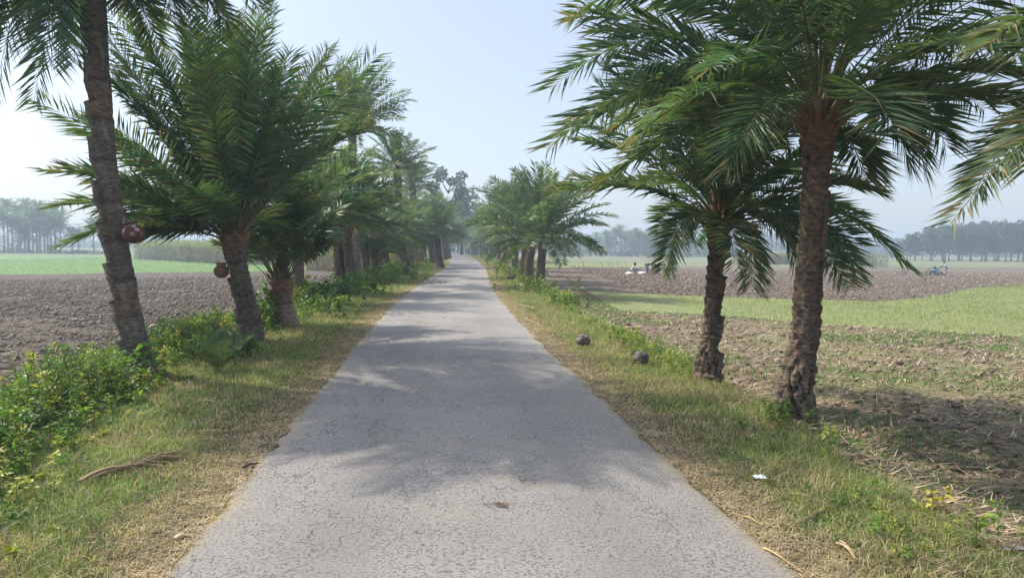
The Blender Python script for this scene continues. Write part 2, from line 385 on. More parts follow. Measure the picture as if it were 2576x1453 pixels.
# road sheet
ry = np.concatenate([np.arange(-30, 14, .06), 14+np.cumsum(.06*1.008**np.arange(520))]); ry = ry[ry < 330]
rt = np.linspace(-1, 1, 45)
RYY, RTT = np.meshgrid(ry, rt, indexing='ij')
hwl = HW*(1+.08*(fb(ry*2.0, 0*ry, 41, 4)-.5) + .035*(n2(ry*9, 0*ry, 43)-.5)-.025*sm(.62, .75, n2(ry*4, 0*ry, 49))); hwr = HW*(1+.08*(fb(ry*1.8, 0*ry+9, 45, 4)-.5)+.035*(n2(ry*9, 0*ry, 44)-.5)-.025*sm(.62, .75, n2(ry*4, 0*ry, 50)))
RX = cx(RYY) + np.where(RTT < 0, RTT*hwl[:, None], RTT*hwr[:, None])
RZ = .035*(1-RTT**2) + .004 + (fb(RX*1.5, RYY*1.5, 47)-.5)*.02 - .045*sm(.965, 1, np.abs(RTT))
II = np.arange(RX.size).reshape(RX.shape)
RQ = np.stack([II[:-1, :-1], II[:-1, 1:], II[1:, 1:], II[1:, :-1]], -1).reshape(-1, 4)
RC = np.stack([sm(.86, 1.0, np.abs(RTT)+.10*(fb(RX*3, RYY*3, 48)-.5)), np.exp(-((RTT+.62)/.28)**2), np.exp(-((np.abs(RTT)-.47)/.16)**2)*(.5+fb(RX*.6, RYY*.15, 46))], -1).reshape(-1, 3)
tag(mk('road', np.stack([RX.ravel(), RYY.ravel(), RZ.ravel()], -1), None, RQ, RC, M_ROAD, smooth=True),
    'narrow cracked pale grey asphalt road running straight into the distance', 'road', kind='structure')

# ------------------------------------------------------------------ palms
GREEN = np.array([.064, .155, .098]); YEL = np.array([.17, .18, .045]); DRY = np.array([.30, .21, .11])
UP = np.array([0, 0, 1.])
def path(P0, az, el, Ln, droop, m=16, curl=0.):
    s = np.linspace(0, 1, m); e = el - droop*s**1.4; a = az + curl*s
    d = np.stack([np.sin(a)*np.cos(e), np.cos(a)*np.cos(e), np.sin(e)], -1)
    return P0 + np.vstack([[0, 0, 0], np.cumsum((d[1:]+d[:-1])/2, 0)])*(Ln/(m-1))
def bez(P0, P1, P2, m=18):
    t = np.linspace(0, 1, m)[:, None]; return (1-t)**2*P0 + 2*t*(1-t)*P1 + t*t*P2
def frond(mb, P, n=70, ll=.36, lw=.022, rng=None, hue=0., dry=0., rad=.02, t0=.2, spread=.20, seg=None, wide=1.0, dense=None, ref=None):
    m = len(P); tt = np.linspace(0, 1, m); Tn = norm(np.gradient(P, axis=0))
    rf = UP if ref is None else ref
    h = np.cross(Tn, rf)
    if np.linalg.norm(h[0]) < .15: h[0] = h[min(3, m-1)]
    S0 = norm(h); N0 = np.cross(S0, Tn)
    tw = rng.normal(0, .35)
    S = S0*math.cos(tw)+N0*math.sin(tw); Nn = np.cross(S, Tn)
    t = np.concatenate([np.linspace(t0, .99, n)+rng.normal(0, .004, n), np.linspace(t0, .99, n)+rng.normal(0, .004, n)]); t = np.clip(t, 0, 1)
    side = np.repeat([-1., 1.], n)
    ip = lambda A: np.stack([np.interp(t, tt, A[:, k]) for k in range(3)], -1)
    B, Tt, St, Nt = ip(P), norm(ip(Tn)), norm(ip(S)), norm(ip(Nn))
    x = (t-t0)/(1-t0)
    ln = ll*(.28+.80*np.sin(np.pi*np.clip(x*.80+.10, 0, 1))**.8)*rng.uniform(.86, 1.12, 2*n)
    a = R(64)-R(20)*x + rng.normal(0, .07, 2*n)
    c = .22+rng.normal(0, spread, 2*n)
    d = Tt*np.cos(a)[:, None] + np.sin(a)[:, None]*(St*(side*np.cos(c))[:, None] + Nt*np.sin(c)[:, None])
    nr = Nt*np.cos(c)[:, None] - St*(side*np.sin(c))[:, None]
    tw2 = rng.normal(0, .22, 2*n)[:, None]
    W0 = norm(np.cross(d, nr)); nr = norm(np.cross(W0, d)); W = W0*np.cos(tw2)+nr*np.sin(tw2); nr = np.cross(W, d)
    hw = (lw*wide/2)*(.75+.4*np.sin(np.pi*np.clip(x, 0, 1)))*rng.uniform(.85, 1.15, 2*n)
    ml = B + d*(ln*.38)[:, None]
    tip = B + d*ln[:, None]; tip[:, 2] -= ln*rng.uniform(.02, .20, 2*n)
    V = np.stack([B, ml-W*hw[:, None]+nr*(hw*.45)[:, None], tip, ml+W*hw[:, None]+nr*(hw*.45)[:, None]], 1).reshape(-1, 3)
    k = np.arange(2*n)*4
    tr = np.concatenate([np.stack([k, k+1, k+2], -1), np.stack([k, k+2, k+3], -1)])
    f = np.clip(hue + rng.normal(0, .12, 2*n), 0, 1)[:, None]
    C = GREEN*(1-f)+YEL*f
    dr = ((rng.random(2*n) < .04+dry) | (rng.random(2*n) < (x > .9)*.25))[:, None]*.7 + dry*.3
    C = C*(1-np.clip(dr, 0, 1))+DRY*np.clip(dr, 0, 1)
    C4 = np.repeat(C*rng.uniform(.8, 1.2, (2*n, 1)), 4, 0)
    C4 = C4.reshape(-1, 4, 3); C4[:, 2] = C4[:, 2]*.6+.4*np.array([.22, .20, .11]); C4 = C4.reshape(-1, 3)
    mb.add(V, tr, None, C4)
    rr = rad*(1-.82*tt)+rad*2.2*np.exp(-tt/.035)
    f1 = np.exp(-tt/.05)[:, None]; f2 = np.exp(-tt/.28)[:, None]
    rc = (1-f2)*np.array([.16, .18, .06])+f2*np.array([.15, .15, .075]); rc = rc*(1-f1)+f1*np.array([.22, .12, .055])
    tube(mb, P, rr, 5 if n > 30 else 3, rc, False, .6)
    if n > 40:   # spines between boot and first leaflets
        q = 7; ts = rng.uniform(.08, t0+.05, q*2); sd = np.repeat([-1., 1.], q)
        ip2 = lambda A: np.stack([np.interp(ts, tt, A[:, k]) for k in range(3)], -1)
        b2 = ip2(P); dd = norm(ip2(Tn)*.7+ip2(S)*(sd*.9)[:, None]+ip2(Nn)*rng.normal(.2, .3, (2*q, 1)))
        wv = norm(np.cross(dd, UP))*.004; e = b2+dd*rng.uniform(.05, .13, (2*q, 1))
        Vs = np.stack([b2-wv, b2+wv, e], 1).reshape(-1, 3); k = np.arange(2*q)*3
        mb.add(Vs, np.stack([k, k+1, k+2], -1), None, (.16, .17, .07))

def trunk_mesh(pts, rads, style, seed, K=40, dz=.018, name='trunk', parent=None, local=None):
    rng = np.random.default_rng(seed)
    pts = np.array(pts, float); Lz = np.linalg.norm(np.diff(pts, axis=0), axis=1).sum()
    s0 = np.concatenate([[0], np.cumsum(np.linalg.norm(np.diff(pts, axis=0), axis=1))])
    M = max(8, int(Lz/dz)); s = np.linspace(0, Lz, M)
    P = np.stack([np.interp(s, s0, pts[:, k]) for k in range(3)], -1)
    w_ = max(1, M//14); ker = np.ones(2*w_+1)/(2*w_+1)
    P = np.stack([np.convolve(np.pad(P[:, k], w_, mode='reflect', reflect_type='odd'), ker, 'valid') for k in range(3)], -1)
    rad = np.interp(s/Lz, np.linspace(0, 1, len(rads)), rads)
    a = np.linspace(0, 2*np.pi, K, endpoint=False)
    A, Sg = np.meshgrid(a, s); ca, sa = np.cos(A), np.sin(A)
    def cyl(f, h, sd, o=3): return (fb(ca*f+13, Sg*h+sa*f*1.0, sd, o)+fb(sa*f-7, Sg*h-ca*f*1.0, sd+50, o))/2
    r_ = rad[:, None]*np.ones_like(A)
    base = np.array({'grey': (.18, .15, .12), 'brown': (.185, .135, .10), 'pale': (.30, .215, .155)}[style[0]])
    C = np.ones(A.shape+(3,))*base
    lich = sm(.53, .64, cyl(2.5, 3.5, seed+9))[..., None]*.7
    C = C*(1-lich) + lich*np.array([.27, .24, .20] if style[0] != 'brown' else [.22, .165, .125])
    dk = sm(.55, .66, cyl(1.6, 1.4, seed+19))[..., None]*.6
    C = C*(1-dk) + dk*base*.38
    rid = 1-np.abs(cyl(1.6, 9 if 'ring' in style else 5, seed)-.5)*6
    r_ += np.clip(rid, -1, 1)*(.022 if 'ring' in style else .007)
    r_ += (cyl(2.2, 3, seed+3)-.5)*.05
    if 'ring' in style:
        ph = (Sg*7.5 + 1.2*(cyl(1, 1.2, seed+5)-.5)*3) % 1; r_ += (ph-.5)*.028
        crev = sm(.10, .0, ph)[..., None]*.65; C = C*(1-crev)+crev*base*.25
    # tapping cuts: alternate sides, each a sloped flat face over a ledge
    if 'cut' in style:
        hh = rng.uniform(.15, .4); side = 1; a0 = rng.uniform(-.4, .4) + (math.pi*1.5)
        while hh < Lz-.2:
            ac = a0 + side*rng.uniform(.65, 1.0); ht = rng.uniform(.22, .34)
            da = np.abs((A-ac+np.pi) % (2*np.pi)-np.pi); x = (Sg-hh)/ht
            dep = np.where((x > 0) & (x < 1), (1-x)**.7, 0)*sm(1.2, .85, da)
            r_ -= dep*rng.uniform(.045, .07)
            lg = (np.exp(-((x-.02)/.10)**2)*sm(1.3, .9, da))[..., None]*.75; C = C*(1-lg)+lg*np.array([.045, .034, .026])  # shade in the crevice at each ledge, painted dark into the bark colour
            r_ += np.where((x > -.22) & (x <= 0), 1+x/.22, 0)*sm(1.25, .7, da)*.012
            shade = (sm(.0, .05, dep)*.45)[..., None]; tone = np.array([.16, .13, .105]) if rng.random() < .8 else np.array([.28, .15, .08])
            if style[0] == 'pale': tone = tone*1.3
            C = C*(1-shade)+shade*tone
            hh += rng.uniform(.20, .30); side = -side
    if 'boots' in style:
        bh = style_boot.get(seed, .75)
        wb = (cyl(1.8, 3.5, seed+60)-.5)*1.5; k1 = (A/(2*np.pi)*9 + Sg*3.4+wb) % 1; k2 = (A/(2*np.pi)*9 - Sg*3.4-wb*.7) % 1
        dm = np.minimum(np.minimum(k1, 1-k1), np.minimum(k2, 1-k2))
        f = sm(bh+.12, bh-.12, Sg + (cyl(1.5, 2, seed+77)-.5)*.4)
        dm = dm*(.6+.8*cyl(3, 6, seed+61)); bump_ = sm(0, .22, dm)*(.5+.9*n2(np.floor(A/(2*np.pi)*9+Sg*3.4+wb), np.floor(A/(2*np.pi)*9-Sg*3.4-wb*.7), seed))
        r_ += f*(bump_*.030-.004)
        cell = n2(np.floor(A/(2*np.pi)*9+Sg*3.4+wb)+.5, np.floor(A/(2*np.pi)*9-Sg*3.4-wb*.7)+.5, seed+2)
        cc = (np.array([.10, .07, .05])*(1-cell[..., None])+cell[..., None]*np.array([.32, .26, .20]))
        gap = sm(.10, .02, dm)[..., None]; cc = cc*(1-gap)+gap*np.array([.03, .022, .016])
        C = C*(1-f[..., None]) + f[..., None]*cc
    fl = np.exp(-Sg/.16); r_ += fl*.05*(1+.6*np.sin(A*5+seed))
    # peeled orange-brown neck under the crown
    top = sm(Lz-.42, Lz-.12, Sg + (cyl(2, 2, seed+90)-.5)*.35)[..., None]*.85
    if 'neck' in style: C = C*(1-top*.8)+top*.8*np.array([.24, .125, .07]); r_ += sm(Lz-.5, Lz, Sg)*.05
    Tn = norm(np.gradient(P, axis=0)); S = norm(np.cross(Tn, [0, 1., 0])); Nn = np.cross(S, Tn)
    V = P[:, None]+r_[..., None]*(ca[..., None]*S[:, None]+sa[..., None]*Nn[:, None])
    V = V.reshape(-1, 3); C = C.reshape(-1, 3)
    i = np.arange(M-1)[:, None]*K; j = np.arange(K)[None]; j2 = (j+1) % K
    q = np.stack([i+j, i+j2, i+K+j2, i+K+j], -1).reshape(-1, 4)
    V = np.vstack([V, P[-1]+Tn[-1]*.03]); C = np.vstack([C, C[-1:]]); n = M*K
    tr = [[n, (M-1)*K+b_, (M-1)*K+(b_+1) % K] for b_ in range(K)]
    if local is not None: V = V - np.asarray(local)
    return mk(name, V, tr, q, C, M_BARK, parent, True)
style_boot = {}

def heart(P0, rng, n=26, r=.13, sc_=1.):
    """cut leaf bases around the growing point, orange brown, plus young spear leaves"""
    mb = MB()
    for i in range(n):
        az = i*2.39996+rng.normal(0, .1); k = i/n; el = R(40+38*k)+rng.normal(0, .06)
        b0 = P0+np.array([math.sin(az), math.cos(az), 0])*r*(1-.6*k)+UP*(-.18+.30*k)
        d = np.array([math.sin(az)*math.cos(el), math.cos(az)*math.cos(el), math.sin(el)])
        ln = rng.uniform(.16, .30)*sc_; P = np.array([b0-d*.05, b0+d*ln*.4, b0+d*ln])
        c0 = np.array([.24, .115, .055])*rng.uniform(.7, 1.25)
        tube(mb, P, [.055, .045, .028], 6, np.array([c0, c0*.9, [.14, .11, .06]]), True, .5)
    for i in range(7):
        az = i*2.4; P = path(P0+UP*.1, az, R(84)+rng.normal(0, .03), .8*sc_, .05, 5)
        tube(mb, P, [.02, .016, .012, .008, .002], 5, (.12, .15, .05), False)
    return mb
def near_palm(label, cat, base, top, tp, rads, style, seed, nf, Ln, el=(84, -15), droop=(.5, 1.3), ll=.36, lw=.024, guided=(), nleaf=80, boot=.7, taper=False, skip=None, hue=.15, bias=None, t0=.2, group=None, biasw=.35):
    """tp: trunk centre points between base and top, world; guided: list of (P1, P2[, dry]) world control and tip"""
    rng = np.random.default_rng(seed); style_boot[seed] = boot
    base = np.array(base, float); top = np.array(top, float)
    root = tag(empty('date_palm', base), label, cat, group)
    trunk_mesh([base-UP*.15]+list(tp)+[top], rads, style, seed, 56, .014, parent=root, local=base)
    ht = heart(top, rng); cr = ht.build('crown', M_RACHIS, root, True); cr.data.transform(Matrix.Translation(Vector(-base)))
    k = 0
    for i in range(nf):
        f = i/(nf-1.); az = i*2.39996+rng.normal(0, .15)
        e = el[0]+(el[1]-el[0])*f**1.1+rng.normal(0, 5)
        if bias is not None: az = az + biasw*math.sin(bias-az)
        if skip and skip(az % (2*math.pi), e): continue
        P0 = top+np.array([math.sin(az), math.cos(az), 0])*.10*(.3+.9*f)+UP*(.12-.22*f)
        L_ = Ln*rng.uniform(.86, 1.08)*(.80+.25*math.sin(math.pi*min(1, f*1.2)))
        if taper: L_ *= 1.22-.50*f
        dr = droop[0]+(droop[1]-droop[0])*f+rng.normal(0, .12)
        P = path(P0, az, R(e), L_, dr, 18, rng.normal(0, .15))
        mb = MB(); frond(mb, P, nleaf, ll*rng.uniform(.9, 1.1), lw, rng, hue+rng.normal(0, .08), .12 if f > .93 and rng.random() < .5 else 0., .017, t0)
        mb.build('frond', M_PALM, cr).data.transform(Matrix.Translation(Vector(-base)))
    for gd in guided:
        P1, P2 = np.array(gd[0]), np.array(gd[1]); d = norm(P1-top); P0 = top+d*np.array([.12, .12, .05])
        mb = MB(); frond(mb, bez(P0, P1, P2, 22), int(nleaf*1.1), ll*(gd[3] if len(gd) > 3 else 1.05), lw, rng, hue+rng.normal(0, .05), gd[2] if len(gd) > 2 else 0., .017, t0*.9)
        mb.build('frond', M_PALM, cr).data.transform(Matrix.Translation(Vector(-base)))
    return root

# the tall palm nearest on the left
b1 = at(357, 945, 9.0); b1[2] = T(b1[0], b1[1])
near_palm('tallest near palm on the left, grey notched trunk with a red brown clay pot', 'palm tree', b1, at(226, -150, 9.1),
    [at(338, 860, 9), at(318, 780, 9), at(290, 640, 9), at(268, 480, 9), at(250, 300, 9), at(240, 120, 9), at(236, 0, 9)],
    [.20, .165, .155, .155, .15, .14, .13, .125, .13], ('grey', 'cut', 'neck'), 11, 100, 2.5, (84, 2), (.5, 1.2), nleaf=72, ll=.44, lw=.022, guided=[
        (at(90, -230, 8.9), at(60, 120, 8.6)), (at(60, -200, 9.2), at(-20, 280, 9)), (at(150, -190, 8.8), at(85, 260, 8.8)), (at(195, -130, 8.7), at(187, 160, 8.8)),
        (at(20, -220, 9.4), at(-60, 200, 9.3)), (at(130, -160, 8.4), at(130, 170, 8.2)), (at(-40, -260, 9), at(-140, 120, 9)),
        (at(380, -170, 9), at(440, 45, 9)), (at(420, -230, 9.3), at(560, 30, 9.5)), (at(330, -130, 9.2), at(318, 10, 9.2)), (at(430, -300, 9), at(650, 20, 9))])
b2 = at(628, 858, 12.4); b2[2] = T(b2[0], b2[1])
near_palm('big bushy palm on the left with a clay pot hung under its crown', 'palm tree', b2, at(590, 590, 12.2),
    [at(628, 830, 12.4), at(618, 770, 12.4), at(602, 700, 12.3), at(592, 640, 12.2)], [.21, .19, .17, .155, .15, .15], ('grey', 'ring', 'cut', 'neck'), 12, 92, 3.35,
    (88, 20), (.12, .6), taper=True, skip=lambda a, e: (math.sin(a) > .2 and e < 46), nleaf=78, ll=.50, lw=.0215, guided=[
        (at(470, 470, 11.9), at(150, 620, 11.5)), (at(420, 430, 12), at(118, 430, 11.8)), (at(500, 560, 12), at(340, 590, 11.8)), (at(430, 330, 12), at(290, 225, 12)), (at(480, 230, 11.8), at(340, 75, 11.6)),
        (at(400, 480, 12), at(140, 520, 12.4))])
b3 = at(718, 822, 14.7); b3[2] = T(b3[0], b3[1])
near_palm('short stocky palm on the left, pale scarred trunk and many bare upright stalks', 'palm tree', b3, at(705, 700, 14.6),
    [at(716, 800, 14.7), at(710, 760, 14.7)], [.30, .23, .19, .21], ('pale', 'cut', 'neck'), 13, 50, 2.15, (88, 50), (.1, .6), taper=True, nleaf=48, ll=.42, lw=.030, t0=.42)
# right side
c1 = at(2000, 1052, 7.04); c1[2] = T(c1[0], c1[1])
top1 = at(2058, 292, 7.04)
near_palm('nearest palm on the right, thick dark ringed trunk and huge overhanging crown', 'palm tree', c1, top1,
    [at(2002, 960, 7.04), at(2025, 840, 7.04), at(2035, 700, 7.04), at(2048, 540, 7.04), at(2058, 400, 7.04)], [.165, .130, .112, .106, .104, .102, .104, .11], ('brown', 'ring', 'boots', 'neck'), 21, 52, 2.6,
    (86, 22), (.4, 1.15), nleaf=74, ll=.42, lw=.0165, t0=.26, hue=.2, bias=R(-80), guided=[
        (at(1700, -60, 6.9), at(1385, 225, 6.7)), (at(1750, 40, 6.6), at(1375, 375, 6.4)), (at(1800, 120, 6.8), at(1430, 330, 6.7)), (at(1750, -170, 7), at(1445, 30, 6.9)), (at(1850, 200, 6.7), at(1500, 470, 6.8)),
        (at(1840, 90, 6.0), at(1600, 350, 5.8)), (at(1950, 130, 6.0), at(1830, 430, 6.0)),
        (at(2250, 60, 7.1), at(2330, 440, 7.0)), (at(2300, 130, 7.4), at(2380, 370, 7.3)), (at(2200, 250, 7.6), at(2360, 330, 7.8)), (at(2150, 330, 7.4), at(2170, 440, 7.5)),
        (at(2300, 20, 7.0), at(2600, 140, 6.9)), (at(2300, -100, 7.2), at(2640, -20, 7.2)), (at(2230, 180, 7.3), at(2290, 420, 7.2))])
c2 = at(1778, 952, 9.15); c2[2] = T(c2[0], c2[1])
near_palm('second palm on the right, slimmer trunk with orange cut under a drooping crown', 'palm tree', c2, at(1812, 545, 9.15),
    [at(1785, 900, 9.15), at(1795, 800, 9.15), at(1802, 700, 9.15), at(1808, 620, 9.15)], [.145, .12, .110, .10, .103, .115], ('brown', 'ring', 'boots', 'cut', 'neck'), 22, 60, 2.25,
    (86, 12), (.4, 1.15), nleaf=72, ll=.40, lw=.0185, skip=lambda a, e: (math.sin(a) < -.45 and e < 34), hue=.15, guided=[
        (at(1715, 500, 8.9), at(1668, 680, 8.7), 0., .8), (at(1640, 430, 9), at(1390, 480, 8.8)), (at(1900, 530, 8.8), at(1890, 720, 8.6)), (at(1950, 500, 9), at(2020, 700, 9.1)),
        (at(2080, 430, 9.4), at(2290, 680, 9.3)), (at(2020, 520, 9.6), at(2120, 720, 9.8)), (at(1700, 560, 9.2), at(1690, 690, 9.3), 0., .7)], boot=.55)
c0 = np.array([4.35, 4.7, 0.]); c0[2] = T(c0[0], c0[1])
near_palm('palm off the right edge of the view whose yellowing fronds hang into it', 'palm tree', c0, np.array([4.25, 4.75, 2.75]),
    [np.array([4.3, 4.7, 1.3])], [.2, .16, .15, .16], ('brown', 'ring', 'boots', 'neck'), 23, 40, 2.5, (86, 10), (.5, 1.1), bias=R(90), biasw=.9, nleaf=68, ll=.38, lw=.019, hue=.3,
    skip=lambda a, e: (math.sin(a) < -.35 and e < 78), guided=[
        (at(2665, 200, 4.7), at(2390, 565, 4.6), .08, .72), (at(2680, 90, 4.8), at(2600, 420, 4.7)), (at(2640, -60, 4.6), at(2490, 110, 4.5), .1, .9), (at(2700, -100, 4.9), at(2560, 150, 4.8), .1)])

# ---- shared crowns for the rest of the rows
def crown_mesh(seed, nf, Ln, el, droop, n, ll, lw, hue=.15, t0=.2, rad=.02, seg=10):
    rng = np.random.default_rng(seed); mb = MB(); P00 = np.zeros(3)
    for i in range(nf):
        f = i/(nf-1.); az = i*2.39996+rng.normal(0, .15); e = el[0]+(el[1]-el[0])*f**1.1+rng.normal(0, 5)
        P0 = np.array([math.sin(az), math.cos(az), 0])*.10*(.3+.9*f)+UP*(.12-.22*f)
        P = path(P0, az, R(e), Ln*rng.uniform(.85, 1.1)*(.8+.25*math.sin(math.pi*min(1, f*1.2))), droop[0]+(droop[1]-droop[0])*f+rng.normal(0, .12), seg, rng.normal(0, .15))
        frond(mb, P, n, ll, lw, rng, hue+rng.normal(0, .10), .2 if f > .93 else 0., rad, t0)
    o = mb.build('crown', M_PALM); me = o.data; bpy.data.objects.remove(o); return me
MID = [crown_mesh(101, 50, 2.5, (86, 12), (.4, 1.05), 38, .40, .044), crown_mesh(102, 52, 2.5, (86, 5), (.4, 1.15), 38, .38, .044, .2),
       crown_mesh(103, 46, 2.6, (86, 15), (.35, 1.0), 38, .40, .044, .25), crown_mesh(104, 48, 2.5, (84, 0), (.4, 1.15), 38, .38, .044, .12)]
FARC = [crown_mesh(111, 40, 2.6, (86, 0), (.45, 1.2), 15, .45, .095, .15, .15, .03, 7), crown_mesh(112, 36, 2.6, (86, -8), (.5, 1.2), 15, .45, .10, .2, .15, .03, 7),
        crown_mesh(113, 42, 2.5, (86, 8), (.45, 1.1), 15, .45, .095, .1, .15, .03, 7)]
def link_mesh(name, me, parent, loc=(0, 0, 0), rz=0, s=1., tilt=(0, 0)):
    o = bpy.data.objects.new(name, me); COL.objects.link(o); o.parent = parent; o.location = loc
    o.rotation_euler = (tilt[0], tilt[1], rz); o.scale = (s, s, s) if np.isscalar(s) else s; return o
prg = np.random.default_rng(5)
PALMS = {}
def mid_palm(label, bp_, tp_, Z_, rad, style, variant, s=1., group=None, bend=0., key=None):
    base = at(bp_[0], bp_[1], Z_); base[2] = T(base[0], base[1])-.03
    top = at(tp_[0], tp_[1], Z_-.1); m_ = (base+top)/2+np.array([bend, 0, 0])
    root = tag(empty('date_palm', base), label, 'palm tree', group)
    rad = rad-.035
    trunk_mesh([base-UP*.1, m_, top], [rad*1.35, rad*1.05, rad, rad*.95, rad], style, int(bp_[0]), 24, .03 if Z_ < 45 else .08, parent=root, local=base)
    link_mesh('crown', MID[variant % 4], root, tuple(top-base), prg.uniform(0, 6.3), s, (prg.normal(0, .06), prg.normal(0, .06)))
    if key: PALMS[key] = (base, top)
    return root
G_L = 'palms lining the left side of the road'; G_R = 'palms lining the right side of the road'
mid_palm('dark leaning palm trunk just behind the short stocky palm on the left', (760, 766), (738, 560), 20.3, .17, ('brown', 'ring', 'neck'), 0, 1.0, G_L)
mid_palm('left of the pair of close palm trunks, red brown neck under the crown', (858, 738), (848, 535), 25, .20, ('brown', 'ring', 'neck'), 1, 1.0, G_L)
mid_palm('right of the pair of close palm trunks, with a swollen orange cut near its top', (890, 738), (868, 570), 24.8, .20, ('brown', 'ring', 'cut', 'neck'), 2, 1.0, G_L)
mid_palm('leaning palm with a dark pot right behind the pair of close trunks', (908, 706), (882, 590), 33, .2, ('grey', 'ring'), 3, .9, G_L)
mid_palm('tall palm whose crown rises above the pair of close trunks on the left', (897, 712), (885, 330), 31, .19, ('grey', 'ring'), 2, 1.12, G_L)
mid_palm('short palm with an orange neck and a dark pot on its right side', (960, 701), (944, 640), 36.5, .27, ('brown', 'ring', 'neck'), 0, .85, G_L)
mid_palm('slim palm hidden behind the short orange necked palm on the left', (937, 690), (930, 540), 41, .2, ('brown', 'ring'), 1, .9, G_L)
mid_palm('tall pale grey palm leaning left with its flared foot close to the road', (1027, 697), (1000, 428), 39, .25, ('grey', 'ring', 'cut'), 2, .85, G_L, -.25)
mid_palm('brown palm immediately left of the tall pale leaning palm', (996, 672), (984, 545), 52, .25, ('brown', 'ring'), 3, 1.0, G_L)
mid_palm('brown palm between two hanging pots beyond the tall pale leaning palm', (1048, 668), (1038, 470), 58, .28, ('brown', 'ring', 'neck'), 1, 1.0, G_L)
mid_palm('slim palm right behind the tall pale leaning palm', (1021, 665), (1008, 540), 62, .24, ('grey', 'ring'), 0, 1.1, G_L)
mid_palm('dark thick palm trunk standing nearest the left road edge further along', (1108, 669), (1097, 585), 56, .28, ('brown', 'ring'), 3, 1.1, G_L)
mid_palm('pale tan palm just left of the dark thick one further along the road', (1090, 661), (1079, 560), 66, .28, ('grey', 'ring'), 2, 1.15, G_L)
for lb, a_, b_, c_, d_, e_, v_ in (('short crowned palm between the leaning dark potted one and the orange necked one', 925, 702, 916, 604, 35, 3), ('palm just right of the short orange necked palm', 975, 690, 967, 604, 42, 1),
        ('low crowned palm tucked behind the tall pale leaning palm', 1012, 680, 1011, 600, 47, 0), ('low crowned palm right of the tall pale leaning palm', 1036, 672, 1031, 598, 54, 2)):
    mid_palm(lb, (a_, b_), (c_, d_), e_, .19, ('brown', 'ring'), v_, 1.0, G_L)
for i, (a_, b_, c_, d_, e_) in enumerate([(1062, 664, 1053, 590, 66), (1070, 658, 1062, 570, 74), (1119, 655, 1113, 590, 84), (1125, 652, 1119, 595, 92), (1131, 649, 1124, 588, 100)]):
    mid_palm('one of the slim palms packed together far down the left side of the road', (a_, b_), (c_, d_), e_, .26, ('grey', 'ring'), i, 1.2, G_L)
mid_palm('palm with the full round crown, first of the distant group on the right', (1357, 724), (1366, 605), 29.3, .19, ('brown', 'ring', 'neck'), 1, 1.28, G_R)
mid_palm('dark curved palm directly left of the full round crowned one', (1330, 708), (1342, 600), 34.5, .23, ('brown', 'ring'), 0, 1.05, G_R, -.1)
mid_palm('brown palm third from the right in the distant right row', (1314, 697), (1328, 590), 39.5, .24, ('brown', 'ring'), 2, 1.1, G_R)
mid_palm('pale rough palm fourth from the right in the distant right row', (1292, 690), (1300, 540), 43.5, .24, ('grey', 'ring'), 3, 1.0, G_R)
mid_palm('slim dark palm hugging the pale rough one in the right row', (1284, 680), (1291, 580), 50, .2, ('brown', 'ring'), 1, 1.0, G_R)
mid_palm('pale palm leaning right at the middle of the right row', (1267, 669), (1279, 560), 61, .26, ('grey', 'ring'), 0, 1.2, G_R)
for i, (a_, b_, c_, d_, e_) in enumerate([(1254, 661, 1257, 575, 72), (1243, 656, 1246, 580, 83), (1232, 652, 1236, 588, 96), (1222, 650, 1226, 590, 104)]):
    mid_palm('one of the slim palms packed together far down the right side of the road', (a_, b_), (c_, d_), e_, .26, ('grey', 'ring'), i+1, 1.25, G_R)

# far palms share a trunk mesh and three crowns
_t = MB(); zz = np.linspace(0, 1, 14); tube(_t, np.stack([.02*np.sin(zz*3), 0*zz, zz], -1), .030+.03*np.exp(-zz/.04)+.002*np.sin(zz*60), 7, (.13, .105, .085), True)
_o = _t.build('trunk', M_BARK, smooth=True); FTR = _o.data; bpy.data.objects.remove(_o)
def far_palm(label, base, h, s, group, lean=0.):
    root = tag(empty('date_palm', base), label, 'palm tree', group)
    tr = link_mesh('trunk', FTR, root, (0, 0, -.1), prg.uniform(0, 6.3), (1, 1, h+.1))
    tr.scale = (5.5, 5.5, h+.15)
    tr.rotation_euler = (0, lean, 0)
    link_mesh('crown', FARC[prg.integers(3)], root, (math.sin(lean)*h, 0, h*math.cos(lean)), prg.uniform(0, 6.3), s, (prg.normal(0, .05), prg.normal(0, .05)))
    return root
rg = np.random.default_rng(77)
yy = 108.
while yy < 235:
    for sgn, grp, nm in ((-1, G_L, 'left'), (1, G_R, 'right')):
        for k in range(2 if rg.random() < .4 else 1):
            y_ = yy+rg.uniform(-3, 3); x_ = float(cx(y_))+sgn*rg.uniform(3.2, 5.0)
            far_palm('one of the hazy palms where the %s row meets the horizon' % nm, (x_, y_, float(T(x_, y_))), rg.uniform(2.6, 5.0), rg.uniform(1.0, 1.35), grp, rg.normal(0, .05))
    yy += rg.uniform(6, 10)
GLF = 'hazy palms in the far grove on the left'
for i, (px, ty, dy) in enumerate([(-60, 540, 3), (-28, 560, 0), (10, 555, 0), (31, 570, 0), (51, 575, 2), (62, 600, 3), (73, 560, 6), (83, 560, 0), (92, 585, 5), (100, 545, 0), (112, 560, 8), (120, 590, 0), (128, 566, 4), (138, 575, 0), (152, 570, 0), (20, 530, 10), (70, 530, 12), (45, 545, 9), (140, 540, 10)]):
    p = at(px, 637, 178+dy); p[2] = T(p[0], p[1]); tpz = at(px, ty, 178+dy)
    far_palm('one of the crowded hazy palms in the far left grove behind the green field', p, tpz[2]-p[2], rg.uniform(1.35, 1.75), GLF)
FPOT = []
